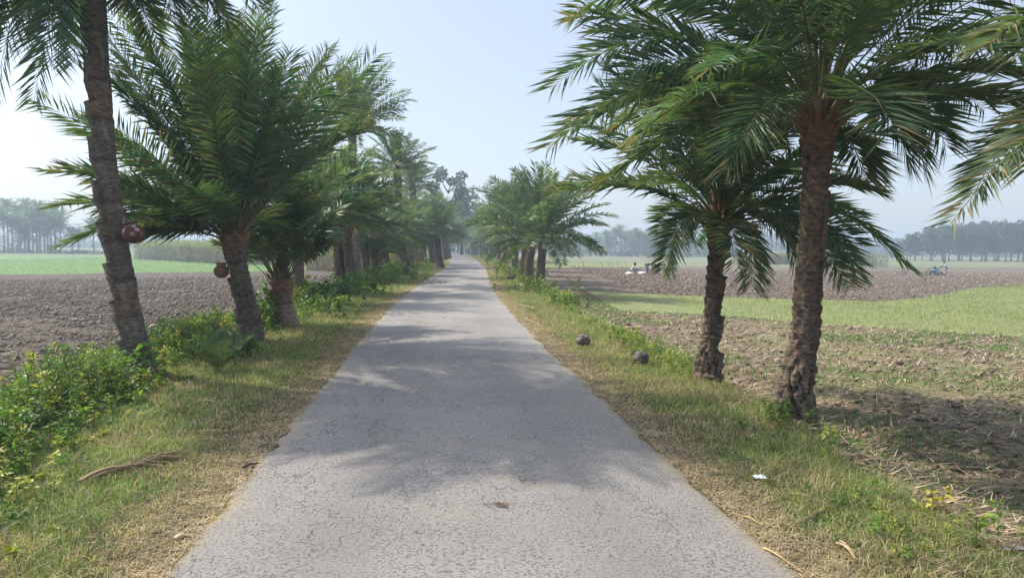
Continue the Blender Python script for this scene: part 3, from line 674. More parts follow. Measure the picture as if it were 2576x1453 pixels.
for px, ty, lb in ((181, 596, 'left one of two short hazy palms just right of the bicycle'), (197, 598, 'right one of two short hazy palms near the bicycle, slightly curved'), (235, 577, 'lone hazy palm at the right end of the far left grove')):
    p = at(px, 637, 178); p[2] = T(p[0], p[1]); tpz = at(px, ty, 178)
    far_palm(lb, p, tpz[2]-p[2], 1.15 if px < 200 else 1.3, GLF); FPOT.append((px, p))
GRF = 'tall hazy palms across the right fields'
for i, (px, ty) in enumerate([(1527, 597), (1545, 588), (1560, 600), (1563, 585), (1572, 596), (1588, 598), (1600, 590), (1606, 600), (1622, 606), (1634, 590), (1640, 600), (1648, 585), (1652, 598), (1668, 595), (1684, 600), (1500, 600), (1480, 605), (1700, 602)]):
    Y_ = 255+rg.uniform(-6, 12); p = at(px, 643, Y_); p[2] = T(p[0], p[1]); tpz = at(px, ty, Y_)
    far_palm('one of the tall thin hazy palms in the group far across the right fields', p, tpz[2]-p[2], rg.uniform(1.0, 1.35), GRF, rg.normal(0, .05))

# ------------------------------------------------------------------ broadleaf trees
def tree_meshes(seed, h, cr, ct, nbl, nl, ls, openness=0.):
    """returns (trunk, crown) meshes for a unit tree of height h"""
    rng = np.random.default_rng(seed); t = MB(); c = MB()
    zz = np.linspace(0, ct+.25*(h-ct), 8)
    tube(t, np.stack([.15*np.sin(zz*.6+seed), .12*np.cos(zz*.5), zz-.1], -1), .20*(1-zz/h*.8)+.12*np.exp(-zz/.5), 8, (.12, .105, .09), True)
    cen = []
    for i in range(nbl):
        z = ct+(h-ct)*((i+.5)/nbl); rr = cr*math.sqrt(max(.12, 1-((z-ct)/(h-ct)*1.7-.75)**2))
        a = i*2.4+rng.normal(0, .4); q = rr*rng.uniform(.35, 1.0)
        cen.append(np.array([math.cos(a)*q, math.sin(a)*q, z]))
        s_ = np.array([0, 0, max(ct*.8, z-q*1.1-.4)]); mid = (s_+cen[-1])/2+np.array([0, 0, -.15])
        tube(t, np.array([s_, mid, cen[-1]]), [.09, .06, .03], 5, (.11, .095, .08), False)
    for ce in cen:
        n = int(nl/nbl); rb = cr*rng.uniform(.28, .48)*(1-openness*.4)
        d = norm(rng.normal(0, 1, (n, 3))); p = ce + d*(rb*rng.uniform(.35, 1.05, (n, 1))**.6)*np.array([1, 1, .7])
        dirv = norm(d*.5+rng.normal(0, .6, (n, 3))+np.array([0, 0, -.2])); W = norm(np.cross(dirv, rng.normal(0, 1, (n, 3))))
        s = ls*rng.uniform(.6, 1.3, (n, 1))
        V = np.stack([p, p+dirv*s*.5-W*s*.32, p+dirv*s, p+dirv*s*.5+W*s*.32], 1).reshape(-1, 3); k = np.arange(n)*4
        C = np.array([.055, .085, .035])*rng.uniform(.6, 1.4, (n, 1))*(rng.uniform(.8, 1.2)); C[:, 0] *= rng.uniform(.9, 1.3)
        c.add(V, np.concatenate([np.stack([k, k+1, k+2], -1), np.stack([k, k+2, k+3], -1)]), None, np.repeat(C, 4, 0))
    a = t.build('trunk', M_BARK, smooth=True); b_ = c.build('crown', M_TREE); r_ = (a.data, b_.data)
    bpy.data.objects.remove(a); bpy.data.objects.remove(b_); return r_
TREES = [tree_meshes(301, 10, 2.6, 3.2, 16, 2400, .42), tree_meshes(302, 10, 2.2, 4.0, 14, 2200, .42), tree_meshes(303, 10, 3.0, 2.6, 18, 2600, .45)]
OPEN = tree_meshes(310, 10, 2.9, 3.0, 22, 4200, .28, .9)
def broad(label, base, s, meshes, group=None, cat='tree', sx=1.):
    root = tag(empty('broadleaf_tree', base), label, cat, group)
    rz = prg.uniform(0, 6.3)
    link_mesh('trunk', meshes[0], root, (0, 0, 0), rz, (s*sx, s*sx, s)); link_mesh('crown', meshes[1], root, (0, 0, 0), rz, (s*sx, s*sx, s)); return root
p = at(1127, 640, 118); p[2] = T(p[0], p[1]); broad('tall open crowned broadleaf tree rising above the end of the left palm row', p, 1.36, OPEN)
for px, ty, Y_ in ((1162, 485, 150), (1180, 515, 170), (1092, 500, 140), (1206, 545, 190), (1222, 560, 200), (1150, 540, 205), (1175, 560, 225), (1195, 560, 232), (1240, 565, 215), (1135, 560, 230)):
    p = at(px, 640, Y_); p[2] = T(p[0], p[1]); h = at(px, ty, Y_)[2]-p[2]
    broad('one of the blue hazy broadleaf trees closing the view at the road end', p, h/10, TREES[prg.integers(3)], 'trees at the road end', sx=1.15)
GF = 'trees of the hazy wood at the right edge'
k = 0
for row, (Y_, n_) in enumerate(((203, 20), (213, 18), (224, 16))):
    for i in range(n_):
        px = 2250+row*7+ (560/n_)*i + rg.uniform(-8, 8)
        prof = np.interp(px, [2240, 2290, 2380, 2460, 2520, 2600, 2800], [625, 590, 572, 566, 562, 563, 560])
        p = at(px, 657, Y_+rg.uniform(-3, 3)); p[2] = T(p[0], p[1]); h = at(px, prof+rg.uniform(-4, 8), Y_)[2]-p[2]
        broad('one of the tall slender trees packed in the blue hazy wood at the right edge', p, max(.3, h/10), TREES[prg.integers(3)], GF, sx=.95)
for i, (px, ty) in enumerate([(1538, 580), (1596, 592), (1655, 578), (1670, 575), (1695, 577), (1712, 582), (1735, 590), (1620, 585)]):
    Y_ = 275+rg.uniform(-5, 10); p = at(px, 643, Y_); p[2] = T(p[0], p[1]); h = at(px, ty, Y_)[2]-p[2]
    broad('one of the pale hazy broadleaf trees standing among the far right palms', p, h/10, TREES[prg.integers(3)], 'broadleaf trees among the far palms', sx=1.0)
for i, (px, ty, Y_) in enumerate([(352, 525, 250), (392, 545, 262), (700, 590, 240), (420, 560, 270)]):
    p = at(px, 630, Y_); p[2] = T(p[0], p[1]); h = at(px, ty, Y_)[2]-p[2]
    broad('one of the faint broadleaf trees far behind the left sugarcane', p, h/10, TREES[prg.integers(3)], 'faint trees behind the left sugarcane')

def leafcloud(mb, cen, rad, n, s, col, rng, var=.35):
    """leaf clumps around many centres at once"""
    m = len(cen); idx = np.repeat(np.arange(m), n); d = norm(rng.normal(0, 1, (m*n, 3)))
    p = cen[idx]+d*rad[idx][:, None]*(rng.uniform(.2, 1, (m*n, 1))**.5)*np.array([1, 1, .8]); p[:, 2] = np.maximum(p[:, 2], cen[idx][:, 2]-rad[idx]*.9)
    dv = norm(d*.4+rng.normal(0, .7, (m*n, 3))); W = norm(np.cross(dv, rng.normal(0, 1, (m*n, 3)))); ss = s*rng.uniform(.6, 1.3, (m*n, 1))
    V = np.stack([p, p+dv*ss*.5-W*ss*.33, p+dv*ss, p+dv*ss*.5+W*ss*.33], 1).reshape(-1, 3); k = np.arange(m*n)*4
    C = np.asarray(col)*(rng.uniform(1-var, 1+var, (m, 1))[idx])*rng.uniform(.75, 1.25, (m*n, 1))
    mb.add(V, np.concatenate([np.stack([k, k+1, k+2], -1), np.stack([k, k+2, k+3], -1)]), None, np.repeat(C, 4, 0))
# distant woods, one mass
mb = MB(); rw = np.random.default_rng(9)
prof = lambda px: np.interp(px, [-700, 0, 240, 330, 430, 600, 760, 900, 1100, 1300, 1520, 1700, 1760, 1900, 1940, 2050, 2150, 2290, 2700, 3400],
                            [585, 588, 612, 606, 602, 606, 604, 596, 590, 598, 600, 594, 586, 592, 584, 590, 604, 604, 596, 590])
cs = []
for i in range(1500):
    px = rw.uniform(-700, 3400); Y_ = rw.uniform(330, 400) if px > 1000 else rw.uniform(400, 460)
    top = at(px, prof(px)+rw.uniform(-3, 4)+4*math.sin(px/37.), Y_)[2]; x_ = (px-1288)/FPX*Y_; g_ = float(T(x_, Y_))
    cs.append((x_, Y_, g_+(top-g_)*rw.uniform(.05, .85)))
leafcloud(mb, np.array(cs), rw.uniform(2.4, 4.0, len(cs)), 34, 1.5, (.05, .075, .035), rw)
tag(mb.build('distant_woods', M_TREE), 'continuous blue hazy tree line along the horizon on both sides', 'woods', kind='stuff')
# bushes at the foot of the far right palms and at the far left grove
mb = MB(); cs = []
for i in range(420):
    px = rw.uniform(1380, 1940); Y_ = rw.uniform(246, 258); x_ = (px-1288)/FPX*Y_; g_ = float(T(x_, Y_)); hh = 1.1+1.5*n2(px*.03, 0, 4)
    cs.append((x_, Y_, g_+float(hh)*rw.uniform(.1, 1)))
leafcloud(mb, np.array(cs), rw.uniform(.7, 1.2, len(cs)), 26, .45, (.045, .07, .03), rw)
tag(mb.build('undergrowth', M_TREE), 'dark low bushes in a band under the far right palms', 'bushes', kind='stuff')
mb = MB(); cs = []
for i in range(260):
    px = rw.uniform(-120, 270); Y_ = rw.uniform(171, 190); x_ = (px-1288)/FPX*Y_; g_ = float(T(x_, Y_)); cs.append((x_, Y_, g_+rw.uniform(0, .5)*(1+(px < 140)*rw.uniform(0, 3))))
leafcloud(mb, np.array(cs), rw.uniform(.4, .8, len(cs)), 18, .32, (.06, .075, .035), rw)
tag(mb.build('undergrowth', M_TREE), 'low scrub under the palms of the far left grove', 'bushes', kind='stuff')

# ------------------------------------------------------------------ sugarcane
def cane(name, label, corner_px, depth, n, h, seed, leafc, dryc, nleaf=9):
    rng = np.random.default_rng(seed); A_ = np.array([hit(*p)[:2] for p in corner_px]); seg = np.linalg.norm(np.diff(A_, axis=0), axis=1); cum = np.concatenate([[0], np.cumsum(seg)])
    s = rng.uniform(0, cum[-1], n); x = np.interp(s, cum, A_[:, 0]); y = np.interp(s, cum, A_[:, 1]) + depth*rng.random(n)**1.5
    B = np.stack([x, y, T(x, y)], -1); H = h*(.85+.25*n2(x*.35, y*.35, seed))*rng.uniform(.88, 1.1, n)
    ln = rng.normal(0, .10, (n, 2)); Tp = B+np.stack([ln[:, 0]*H, ln[:, 1]*H, H*.72], -1)
    mb = MB(); wv = np.array([.022, 0, 0]); V = np.stack([B-wv, B+wv, Tp+wv*.6, Tp-wv*.6], 1).reshape(-1, 3); k = np.arange(n)*4
    mb.add(V, None, np.stack([k, k+1, k+2, k+3], -1), np.repeat(np.array(dryc)*rng.uniform(.6, 1.2, (n, 1)), 4, 0))
    for j in range(nleaf):
        f = rng.uniform(.25, 1., n)[:, None] if j < nleaf//2 else rng.uniform(.8, 1.02, n)[:, None]
        P = B*(1-f)+Tp*f; a = rng.uniform(0, 6.28, n); e = rng.uniform(.5, 1.35, n) if j >= nleaf//2 else rng.uniform(-.9, .7, n)
        d = np.stack([np.cos(a)*np.cos(e), np.sin(a)*np.cos(e), np.sin(e)], -1); L_ = rng.uniform(.6, 1.15, (n, 1))*h/3.
        M_ = P+d*L_*.6; E = M_+d*L_*.5*np.array([1, 1, .2])-UP*L_*.32; W = norm(np.cross(d, UP))*.022*h/3
        V = np.stack([P-W*.5, P+W*.5, M_+W, M_-W, E], 1).reshape(-1, 3); k = np.arange(n)*5
        g_ = ((f > .72) & (rng.random((n, 1)) < .85)); C = np.where(g_, np.array(leafc), np.array(dryc))*rng.uniform(.7, 1.3, (n, 1))
        mb.add(V, np.stack([k+3, k+2, k+4], -1), np.stack([k, k+1, k+2, k+3], -1), np.repeat(C, 5, 0))
    tag(mb.build(name, M_GRASS), label, 'sugarcane', kind='stuff')
cane('sugarcane', 'dense stand of tall sugarcane, yellow green above grey dry stems, left', [(335, 651), (660, 667), (770, 669)], 16, 2600, 3.3, 51, (.20, .23, .075), (.20, .175, .15))
cane('sugarcane', 'pale dry low canes behind the left palm row', [(760, 679), (1010, 683)], 9, 1100, 1.9, 52, (.22, .22, .10), (.25, .21, .165), 10)
cane('sugarcane', 'distant block of sugarcane standing in the right ploughed field', [(1925, 664), (2080, 669), (2235, 671)], 14, 1500, 2.5, 53, (.22, .22, .09), (.21, .18, .16))

# ------------------------------------------------------------------ grass, weeds, straw, clods
rgn = np.random.default_rng(2024)
def blades(mb, x, y, h, wd, lean, col, rng, z=None, bent=True):
    n = len(x); z = T(x, y) if z is None else z
    B = np.stack([x, y, z-.008], -1); a = rng.uniform(0, 2*np.pi, n); h = np.broadcast_to(h, (n,)); wd = np.broadcast_to(wd, (n,))
    la = rng.uniform(0, 2*np.pi, n); le = np.abs(rng.normal(0, 1, n))*lean
    dx = np.stack([np.cos(la)*le*h, np.sin(la)*le*h, 0*h], -1); W = np.stack([np.cos(a), np.sin(a), 0*a], -1)*wd[:, None]/2
    if bent:
        M_ = B+dx*.35+UP*(h*.62)[:, None]; E = B+dx+UP*(h*rng.uniform(.7, 1.0, n))[:, None]
        V = np.stack([B-W, B+W, M_+W*.8, M_-W*.8, E], 1).reshape(-1, 3); k = np.arange(n)*5
        mb.add(V, np.stack([k+3, k+2, k+4], -1), np.stack([k, k+1, k+2, k+3], -1), np.repeat(col, 5, 0))
    else:
        E = B+dx+UP*h[:, None]; V = np.stack([B-W, B+W, E], 1).reshape(-1, 3); k = np.arange(n)*3
        mb.add(V, np.stack([k, k+1, k+2], -1), None, np.repeat(col, 3, 0))
GG = np.array([.17, .27, .075]); GY = np.array([.31, .33, .12]); GD = np.array([.50, .41, .27])
def gcol(x, y, u, rng):
    n = len(x); f = np.clip((fb(x*1.2, y*1.2, 61)-.42)*4, 0, 1); dryp = np.clip(sm(2.15, 1.55, np.abs(u))*.95+.42*sm(.46,.6,fb(x*1.9, y*1.9, 63))+.26, 0, .97)
    c = GG*(1-f[:, None]*.6)+GY*f[:, None]*.6; c = np.where((rng.random(n) < dryp)[:, None], GD*rng.uniform(.4, 1.25, (n, 1)), c*rng.uniform(.4, 1.5, (n, 1)))
    return c
def verge_pts(y0, y1, n, rng, ul=(-4.9, -1.50), ur=(1.50, 3.75)):
    wl, wr = ul[1]-ul[0], ur[1]-ur[0]; y = rng.uniform(y0, y1, n); lf = rng.random(n) < wl/(wl+wr)
    u = np.where(lf, rng.uniform(ul[0], ul[1], n), rng.uniform(ur[0], ur[1], n)); u += (fb(y*1.6, u*0, 71)-.5)*.12
    return u+cx(y), y, u
mb = MB()
for (y0, y1, n, h, wd, bt) in ((2.6, 6, 120000, .05, .0042, True), (6, 12, 100000, .055, .006, True), (12, 24, 80000, .06, .011, False), (24, 50, 60000, .08, .028, False), (50, 130, 45000, .11, .07, False)):
    x, y, u = verge_pts(y0, y1, n, rgn); au = np.abs(u)
    keep = (rgn.random(n) < np.clip(.6+1.3*(fb(x*1.1, y*1.1, 65)-.3), .3, 1)) & ~((au < 1.62) & (rgn.random(n) < .35))
    keep &= (u < RE(y)+.12*rgn.random(n)); x, y, u = x[keep], y[keep], u[keep]; m_ = len(x)
    hh = h*rgn.uniform(.5, 1.5, m_)*(.6+.8*sm(1.6, 2.6, np.abs(u)))
    blades(mb, x, y, hh, wd*rgn.uniform(.6, 1.3, m_), 1.25, gcol(x, y, u, rgn), rgn, bent=bt)
# dry thatch over the verges
n = 34000; y = 1.5+22*rgn.random(n)**1.7; sd_ = rgn.choice([-1, 1], n); u = sd_*(1.6+2.2*rgn.random(n)); x = u+cx(y); z = T(x, y)+rgn.uniform(.01, .035, n)
a = rgn.uniform(0, 6.28, n); L_ = rgn.uniform(.02, .09, n); D = np.stack([np.cos(a)*L_, np.sin(a)*L_, rgn.normal(0, .2, n)*L_], -1); W = np.stack([-np.sin(a), np.cos(a), 0*a], -1)*(.001+.0004*y)[:, None]
B = np.stack([x, y, z], -1); V = np.stack([B-W, B+W, B+D], 1).reshape(-1, 3); k = np.arange(n)*3
mb.add(V, np.stack([k, k+1, k+2], -1), None, np.repeat(np.array([.42, .33, .20])*rgn.uniform(.45, 1.15, (n, 1)), 3, 0))
n = 44000; y = 2.5+30*rgn.random(n)**1.6; sd_ = rgn.choice([-1, 1], n); u = sd_*(1.52+np.abs(rgn.normal(0, .20, n))); x = u+cx(y); z = T(x, y)+rgn.uniform(.004, .02, n)
a = rgn.uniform(0, 6.28, n); L_ = rgn.uniform(.02, .08, n); D = np.stack([np.cos(a)*L_, np.sin(a)*L_, rgn.normal(0, .15, n)*L_], -1); W = np.stack([-np.sin(a), np.cos(a), 0*a], -1)*(.0013+.0004*y)[:, None]
B = np.stack([x, y, z], -1); V = np.stack([B-W, B+W, B+D], 1).reshape(-1, 3); k = np.arange(n)*3
mb.add(V, np.stack([k, k+1, k+2], -1), None, np.repeat(np.array([.52, .41, .29])*rgn.uniform(.55, 1.15, (n, 1)), 3, 0))
tag(mb.build('grass', M_GRASS), 'short green and dry grass covering both road verges', 'grass', kind='stuff')

def plants(mb, x, y, H, nl, ls, col, rng, z=None, wd=.40, up=.35, stemc=(.10, .08, .04), lo=.12, spread=.12):
    n = len(x); z = (T(x, y) if z is None else z)-.01; B = np.stack([x, y, z], -1); H = np.broadcast_to(H, (n,))
    ln = rng.normal(0, .22, (n, 2)); Tp = B+np.stack([ln[:, 0]*H, ln[:, 1]*H, H], -1)
    W = np.array([.0025, .001, 0])*(1+H[:, None]*2); V = np.stack([B-W, B+W, Tp+W*.4, Tp-W*.4], 1).reshape(-1, 3); k = np.arange(n)*4
    mb.add(V, None, np.stack([k, k+1, k+2, k+3], -1), stemc)
    idx = np.repeat(np.arange(n), nl); m_ = len(idx); f = rng.uniform(lo, 1.03, m_)[:, None]
    P = B[idx]*(1-f)+Tp[idx]*f; a = rng.uniform(0, 6.28, m_); e = rng.normal(up, .4, m_)
    d = np.stack([np.cos(a)*np.cos(e), np.sin(a)*np.cos(e), np.sin(e)], -1); P = P+d*(rng.uniform(.1, 1, m_)*spread*H[idx]*(1.2-f[:, 0]))[:, None]
    s = (np.broadcast_to(ls, (n,))[idx]*rng.uniform(.55, 1.25, m_))[:, None]; Wv = norm(np.cross(d, UP+rng.normal(0, .4, (m_, 3)))); nn = np.cross(Wv, d)
    tip = P+d*s-UP*s*.18; M_ = P+d*s*.45
    V = np.stack([P, M_-Wv*s*wd*.5+nn*s*.07, tip, M_+Wv*s*wd*.5+nn*s*.07], 1).reshape(-1, 3); k = np.arange(m_)*4
    C = (col[idx] if np.ndim(col) == 2 else np.asarray(col))*rng.uniform(.7, 1.3, (m_, 1))
    mb.add(V, np.concatenate([np.stack([k, k+1, k+2], -1), np.stack([k, k+2, k+3], -1)]), None, np.repeat(C, 4, 0))
WG = np.array([.11, .20, .04]); WY = np.array([.26, .30, .06]); WD = np.array([.085, .17, .05]); WP = np.array([.42, .38, .12])
def wcol(n, x, y, rng, p=(.55, .20, .19, .06)):
    pal = np.array([WG, WY, WD, WP]); k = rng.choice(4, n, p=p); return pal[k]*rng.uniform(.8, 1.2, (n, 1))
# left weeds: a bushy belt between verge and ploughed soil
mb = MB()
for (y0, y1, n, ls, nl) in ((2.2, 9.5, 2100, .056, 30), (9.5, 18, 2300, .065, 28), (18, 40, 1200, .11, 22), (40, 110, 1100, .20, 16)):
    y = rgn.uniform(y0, y1, n); uc = np.interp(y, [2, 4.7, 9, 14, 40], [3.15, 3.55, 4.05, 4.0, 4.0]); u = -rgn.normal(uc, .42, n); u += .25*(fb(y*.8, 0*y, 81)-.5)*2; x = u+cx(y)
    dens = fb(x*.9, y*.55, 83); kp = (rgn.random(n) < np.clip(.35+2.2*(dens-.38), .12, 1)) & (u < -2.35)
    x, y, u, dn, uc = x[kp], y[kp], u[kp], dens[kp], uc[kp]; n_ = len(x)
    H = np.clip((.18+.9*(dn-.3))*rgn.uniform(.5, 1.3, n_)*np.exp(-((-u-uc-.1)/.7)**2), .04, .6)*(1+.35*(y > 18)); plants(mb, x, y, H, nl, ls*(.7+.6*rgn.random(n_)), wcol(n_, x, y, rgn), rgn)
tag(mb.build('weeds', M_WEED), 'leafy green and yellowish weeds along the foot of the left palm row', 'weeds', kind='stuff')
mb = MB()
for (y0, y1, n, ls, nl) in ((2.0, 9.5, 900, .035, 16), (9.5, 20, 800, .05, 16), (20, 45, 900, .10, 18), (45, 110, 900, .18, 14)):
    y = rgn.uniform(y0, y1, n); u = rgn.normal(RE(y)-.22, .28, n); x = u+cx(y); dens = fb(x*.9, y*.7, 87)
    kp = (rgn.random(n) < np.clip(.3+2.4*(dens-.40), .05, 1)) & (u > 2.1); x, y, u, dn = x[kp], y[kp], u[kp], dens[kp]; n_ = len(x)
    H = np.clip((.05+.35*(dn-.3))*rgn.uniform(.5, 1.3, n_), .03, .3)*(1+1.2*(y > 20)); plants(mb, x, y, H, nl, ls*(.7+.6*rgn.random(n_)), wcol(n_, x, y, rgn, (.45, .38, .07, .10)), rgn, stemc=(.12, .12, .05))
tag(mb.build('weeds', M_WEED), 'low yellow green weeds along the edge of the right verge', 'weeds', kind='stuff')
# broad soft ground leaves mixed in the near verge grass
# straw and sprouts in the right stubble field
PSb = PS_R
def scat(n, u0, u1, y0, y1, P, rng, pw=1.6):
    y = y0+(y1-y0)*rng.random(n)**pw; u = RE(y)+.08+(u1-u0)*rng.random(n)**1.3; x = u+cx(y); k = inside(P, x, y); return x[k], y[k]
mb = MB(); x, y = scat(45000, 3.5, 30, 2, 36, PSb, rgn); n = len(x)
a = rgn.normal(.35, .8, n); dd = np.hypot(x, y); L_ = rgn.uniform(.05, .20, n)*(1+dd*.02); D = np.stack([np.cos(a)*L_, np.sin(a)*L_, rgn.normal(0, .12, n)*L_], -1); W = np.stack([-np.sin(a), np.cos(a), 0*a], -1)*(.0018+.00045*dd)[:, None]
B = np.stack([x, y, T(x, y)+rgn.uniform(.01, .055, n)], -1); V = np.stack([B-W, B+W, B+D+W*.6, B+D-W*.6], 1).reshape(-1, 3); k = np.arange(n)*4
mb.add(V, None, np.stack([k, k+1, k+2, k+3], -1), np.repeat(np.array([.55, .43, .29])*rgn.uniform(.4, 1.15, (n, 1)), 4, 0))
tag(mb.build('straw', M_STRAW), 'loose pale straw scattered over the near right field', 'straw', kind='stuff')
mb = MB(); x, y = scat(120000, 3.6, 26, 2, 34, PSb, rgn, 1.7); kp = rgn.random(len(x)) < np.clip((fb(x*.38, y*.55, 91)-.40)*5, .10, 1); x, y = x[kp], y[kp]; n = len(x); dd = np.hypot(x, y)
blades(mb, x, y, rgn.uniform(.04, .10, n), .0035+.0007*dd, .5, np.array([.10, .21, .05])*rgn.uniform(.7, 1.4, (n, 1)), rgn, T(x, y)+.02)
tag(mb.build('sprouts', M_GRASS), 'patches of fresh green sprouts in the near right straw field', 'sprouts', kind='stuff')
mb = MB(); x, y = rgn.uniform(6, 60, 120000), rgn.uniform(16, 75, 120000); kp = inside(PG_R, x, y); x, y = x[kp], y[kp]; n = len(x); dd = np.hypot(x, y)
f = np.clip((fb(x*.35, y*.35, 93)-.4)*4, 0, 1)[:, None]; dark = (sm(15, 6, x-.25*y+1)[:, None])
blades(mb, x, y, rgn.uniform(.04, .10, n), .005+.0008*dd, .45, (np.array([.20, .26, .08])*(1-f)+np.array([.29, .31, .12])*f)*rgn.uniform(.7, 1.3, (n, 1)), rgn, bent=False)
tag(mb.build('crop_seedlings', M_GRASS), 'young cereal blades growing in the right green strips', 'crop', kind='stuff')
mb = MB(); x, y = rgn.uniform(-75, -10, 60000), rgn.uniform(50, 160, 60000); kp = inside(PG_L, x, y); x, y = x[kp], y[kp]; n = len(x)
blades(mb, x, y, rgn.uniform(.03, .08, n), .08, .45, np.array([.15, .25, .07])*rgn.uniform(.85, 1.15, (n, 1)), rgn, bent=False)
tag(mb.build('crop_seedlings', M_GRASS), 'dense young crop leaves on the left green field', 'crop', kind='stuff')
# soil clods
def clods(name, label, x, y, s, rng, col):
    n = len(x); oc = np.array([[1, 0, 0], [0, 1, 0], [-1, 0, 0], [0, -1, 0], [0, 0, 1], [0, 0, -1.]]); fc = np.array([[0, 1, 4], [1, 2, 4], [2, 3, 4], [3, 0, 4], [1, 0, 5], [2, 1, 5], [3, 2, 5], [0, 3, 5]])
    a = rng.uniform(0, 6.28, n); V = oc[None]*rng.uniform(.5, 1.25, (n, 6, 1)); V = V+rng.normal(0, .15, V.shape); c_, s_ = np.cos(a)[:, None], np.sin(a)[:, None]
    V = np.stack([V[..., 0]*c_-V[..., 1]*s_, V[..., 0]*s_+V[..., 1]*c_, V[..., 2]*.65], -1)*s[:, None, None]; V += np.stack([x, y, T(x, y)+s*.1+.02], -1)[:, None]
    tr = (fc[None]+np.arange(n)[:, None, None]*6).reshape(-1, 3)
    o = mk(name, V.reshape(-1, 3), tr, None, np.repeat(np.array(col)*rng.uniform(.6, 1.35, (n, 1)), 6, 0), M_CLOD); tag(o, label, 'soil', kind='stuff')
n = 110000; y = 5.0+42*rgn.random(n)**1.5; u = -4.5-26*rgn.random(n)**1.2; x = u+cx(y); dd = np.hypot(x, y); s = np.clip(rgn.lognormal(-3.75, .5, n), .01, .09)*(1+dd*.018)
clods('soil_clods', 'lumps of turned brown earth on the left ploughed field', x, y, s*.85, rgn, (.19, .16, .13))
x, y = scat(26000, 3.4, 24, 2, 34, PSb, rgn, 1.4); n = len(x); s = np.clip(rgn.lognormal(-3.9, .45, n), .01, .07)*(1+np.hypot(x, y)*.018)
clods('soil_clods', 'lumps of dark earth among the straw of the near right field', x, y, s, rgn, (.22, .168, .12))
x, y = rgn.uniform(6, 75, 60000), rgn.uniform(28, 100, 60000); kp = inside(PP_R, x, y); x, y = x[kp], y[kp]; n = len(x); s = np.clip(rgn.lognormal(-3.3, .4, n), .02, .1)*(1+np.hypot(x, y)*.012)
clods('soil_clods', 'lumps of pale earth on the far right ploughed field', x, y, s, rgn, (.21, .165, .125))
# ------------------------------------------------------------------ pots
RED = (.13, .06, .045); PK = (.24, .13, .09)
def pot(name, label, c, r, col, m, tilt=(0, 0), rope_to=None, group=None, spots=None):
    root_c = np.array(c); th = np.linspace(-math.pi/2, R(52), 16)
    prof = [(.001, -.93)]+[(math.cos(t)*1.0, math.sin(t)*.93) for t in th[1:]]+[(.60, .78), (.59, .90), (.66, 1.0), (.80, 1.07), (.82, 1.12), (.76, 1.13), (.58, 1.0), (.50, .80), (.45, .5)]
    prof = np.array(prof)*r; Mx = (Matrix.Rotation(tilt[1], 3, 'Y') @ Matrix.Rotation(tilt[0], 3, 'X')); Mx = np.array(Mx)
    mb = MB(); k = 32; lathe(mb, prof, (0, 0, 0), k, col, Mx)
    V = mb.v[0]; C = np.array(mb.c[0], copy=True)
    nn = n2(V[:, 0]/r*3+9, V[:, 2]/r*3+V[:, 1]/r*2, 17)
    if spots is not None:
        f = sm(.62, .72, nn)*sm(-.3, .3, V[:, 2]/r); C = C*(1-f[:, None])+np.array(spots)*f[:, None]
    mb.c[0] = C
    o = mb.build(name, m, None, True, tuple(c)); tag(o, label, 'pot', group)
    if rope_to is not None:
        rp = MB(); a = np.array(Mx)@np.array([-.6*r, -.3*r, .95*r]); b_ = np.array(Mx)@np.array([.6*r, -.3*r, .95*r]); e = np.array(rope_to)-root_c
        tube(rp, np.array([a, (a+e)/2-UP*.004, e]), .0045*max(1, c[1]/14), 5, (.5, .43, .33), False); tube(rp, np.array([b_, (b_+e)/2-UP*.004, e]), .0045*max(1, c[1]/14), 5, (.5, .43, .33), False)
        an = np.linspace(0, 2*np.pi, 17); ring = np.stack([np.cos(an)*.60*r, np.sin(an)*.60*r, 0*an+.86*r], -1)@Mx.T; tube(rp, ring, .006, 5, (.45, .38, .28), False)
        rp.build('rope', M_STRAW, o)
    return o
GP = 'clay pots hung on palm trunks for sap'
pot('clay_pot', 'red brown clay pot with white flecks hung on the tallest near palm', at(336, 588, 8.9), .125, RED, M_CLAY, (R(8), R(-14)), at(312, 548, 8.9), GP, (.55, .50, .46))
pot('clay_pot', 'two tone clay pot tied to the left side of the big bushy palm', at(557, 682, 12.2), .122, PK, M_CLAY, (0, R(2)), at(580, 655, 12.2), GP, (.12, .10, .06))
for lb, px, py, Z_, r_, rt in (('dark clay pot on the short orange necked palm down the left row', 970, 660, 36.2, .15, (958, 650)), ('clay pot on the left side of the tall pale leaning palm', 1000, 627, 38.6, .15, (1008, 620)),
        ('dark clay pot between the tall pale leaning palm and the next palm', 1022, 627, 57.5, .20, (1028, 619)), ('far small clay pot right of the brown palm beyond the pale leaning one', 1042, 634, 57.5, .20, (1038, 626)),
        ('large clay pot on the leaning palm behind the pair of close trunks', 889, 622, 32.6, .16, (886, 612)), ('clay pot near the top of the right one of the close trunk pair', 870, 579, 24.3, .17, (868, 560))):
    pot('clay_pot', lb, at(px, py, Z_), r_, (.13, .075, .055) if 'dark' in lb else (.19, .10, .075), M_CLAY, (0, R(6)), at(*rt, Z_), GP)
for px in (131, 142, 185, 202, 232):
    pot('clay_pot', 'one of the tiny pots on the hazy palms near the bicycle', at(px, 618, 177.5), .19, (.12, .09, .08), M_CLAY, group='tiny pots on the far grove palms')
h_ = hit(1467, 871); pot('clay_pot', 'fallen round pot on the right verge, ashy grey above and brown below, further one', h_+np.array([0, 0, .095]), .118, (.12, .085, .075), M_OLDCLAY, (R(160), R(12)), spots=(.30, .29, .27))
h_ = hit(1612, 919); pot('clay_pot', 'sooty dark pot lying upside down on the right verge near the second palm', h_+np.array([0, 0, .095]), .115, (.10, .085, .08), M_OLDCLAY, (R(150), R(-20)), spots=(.2, .2, .18))
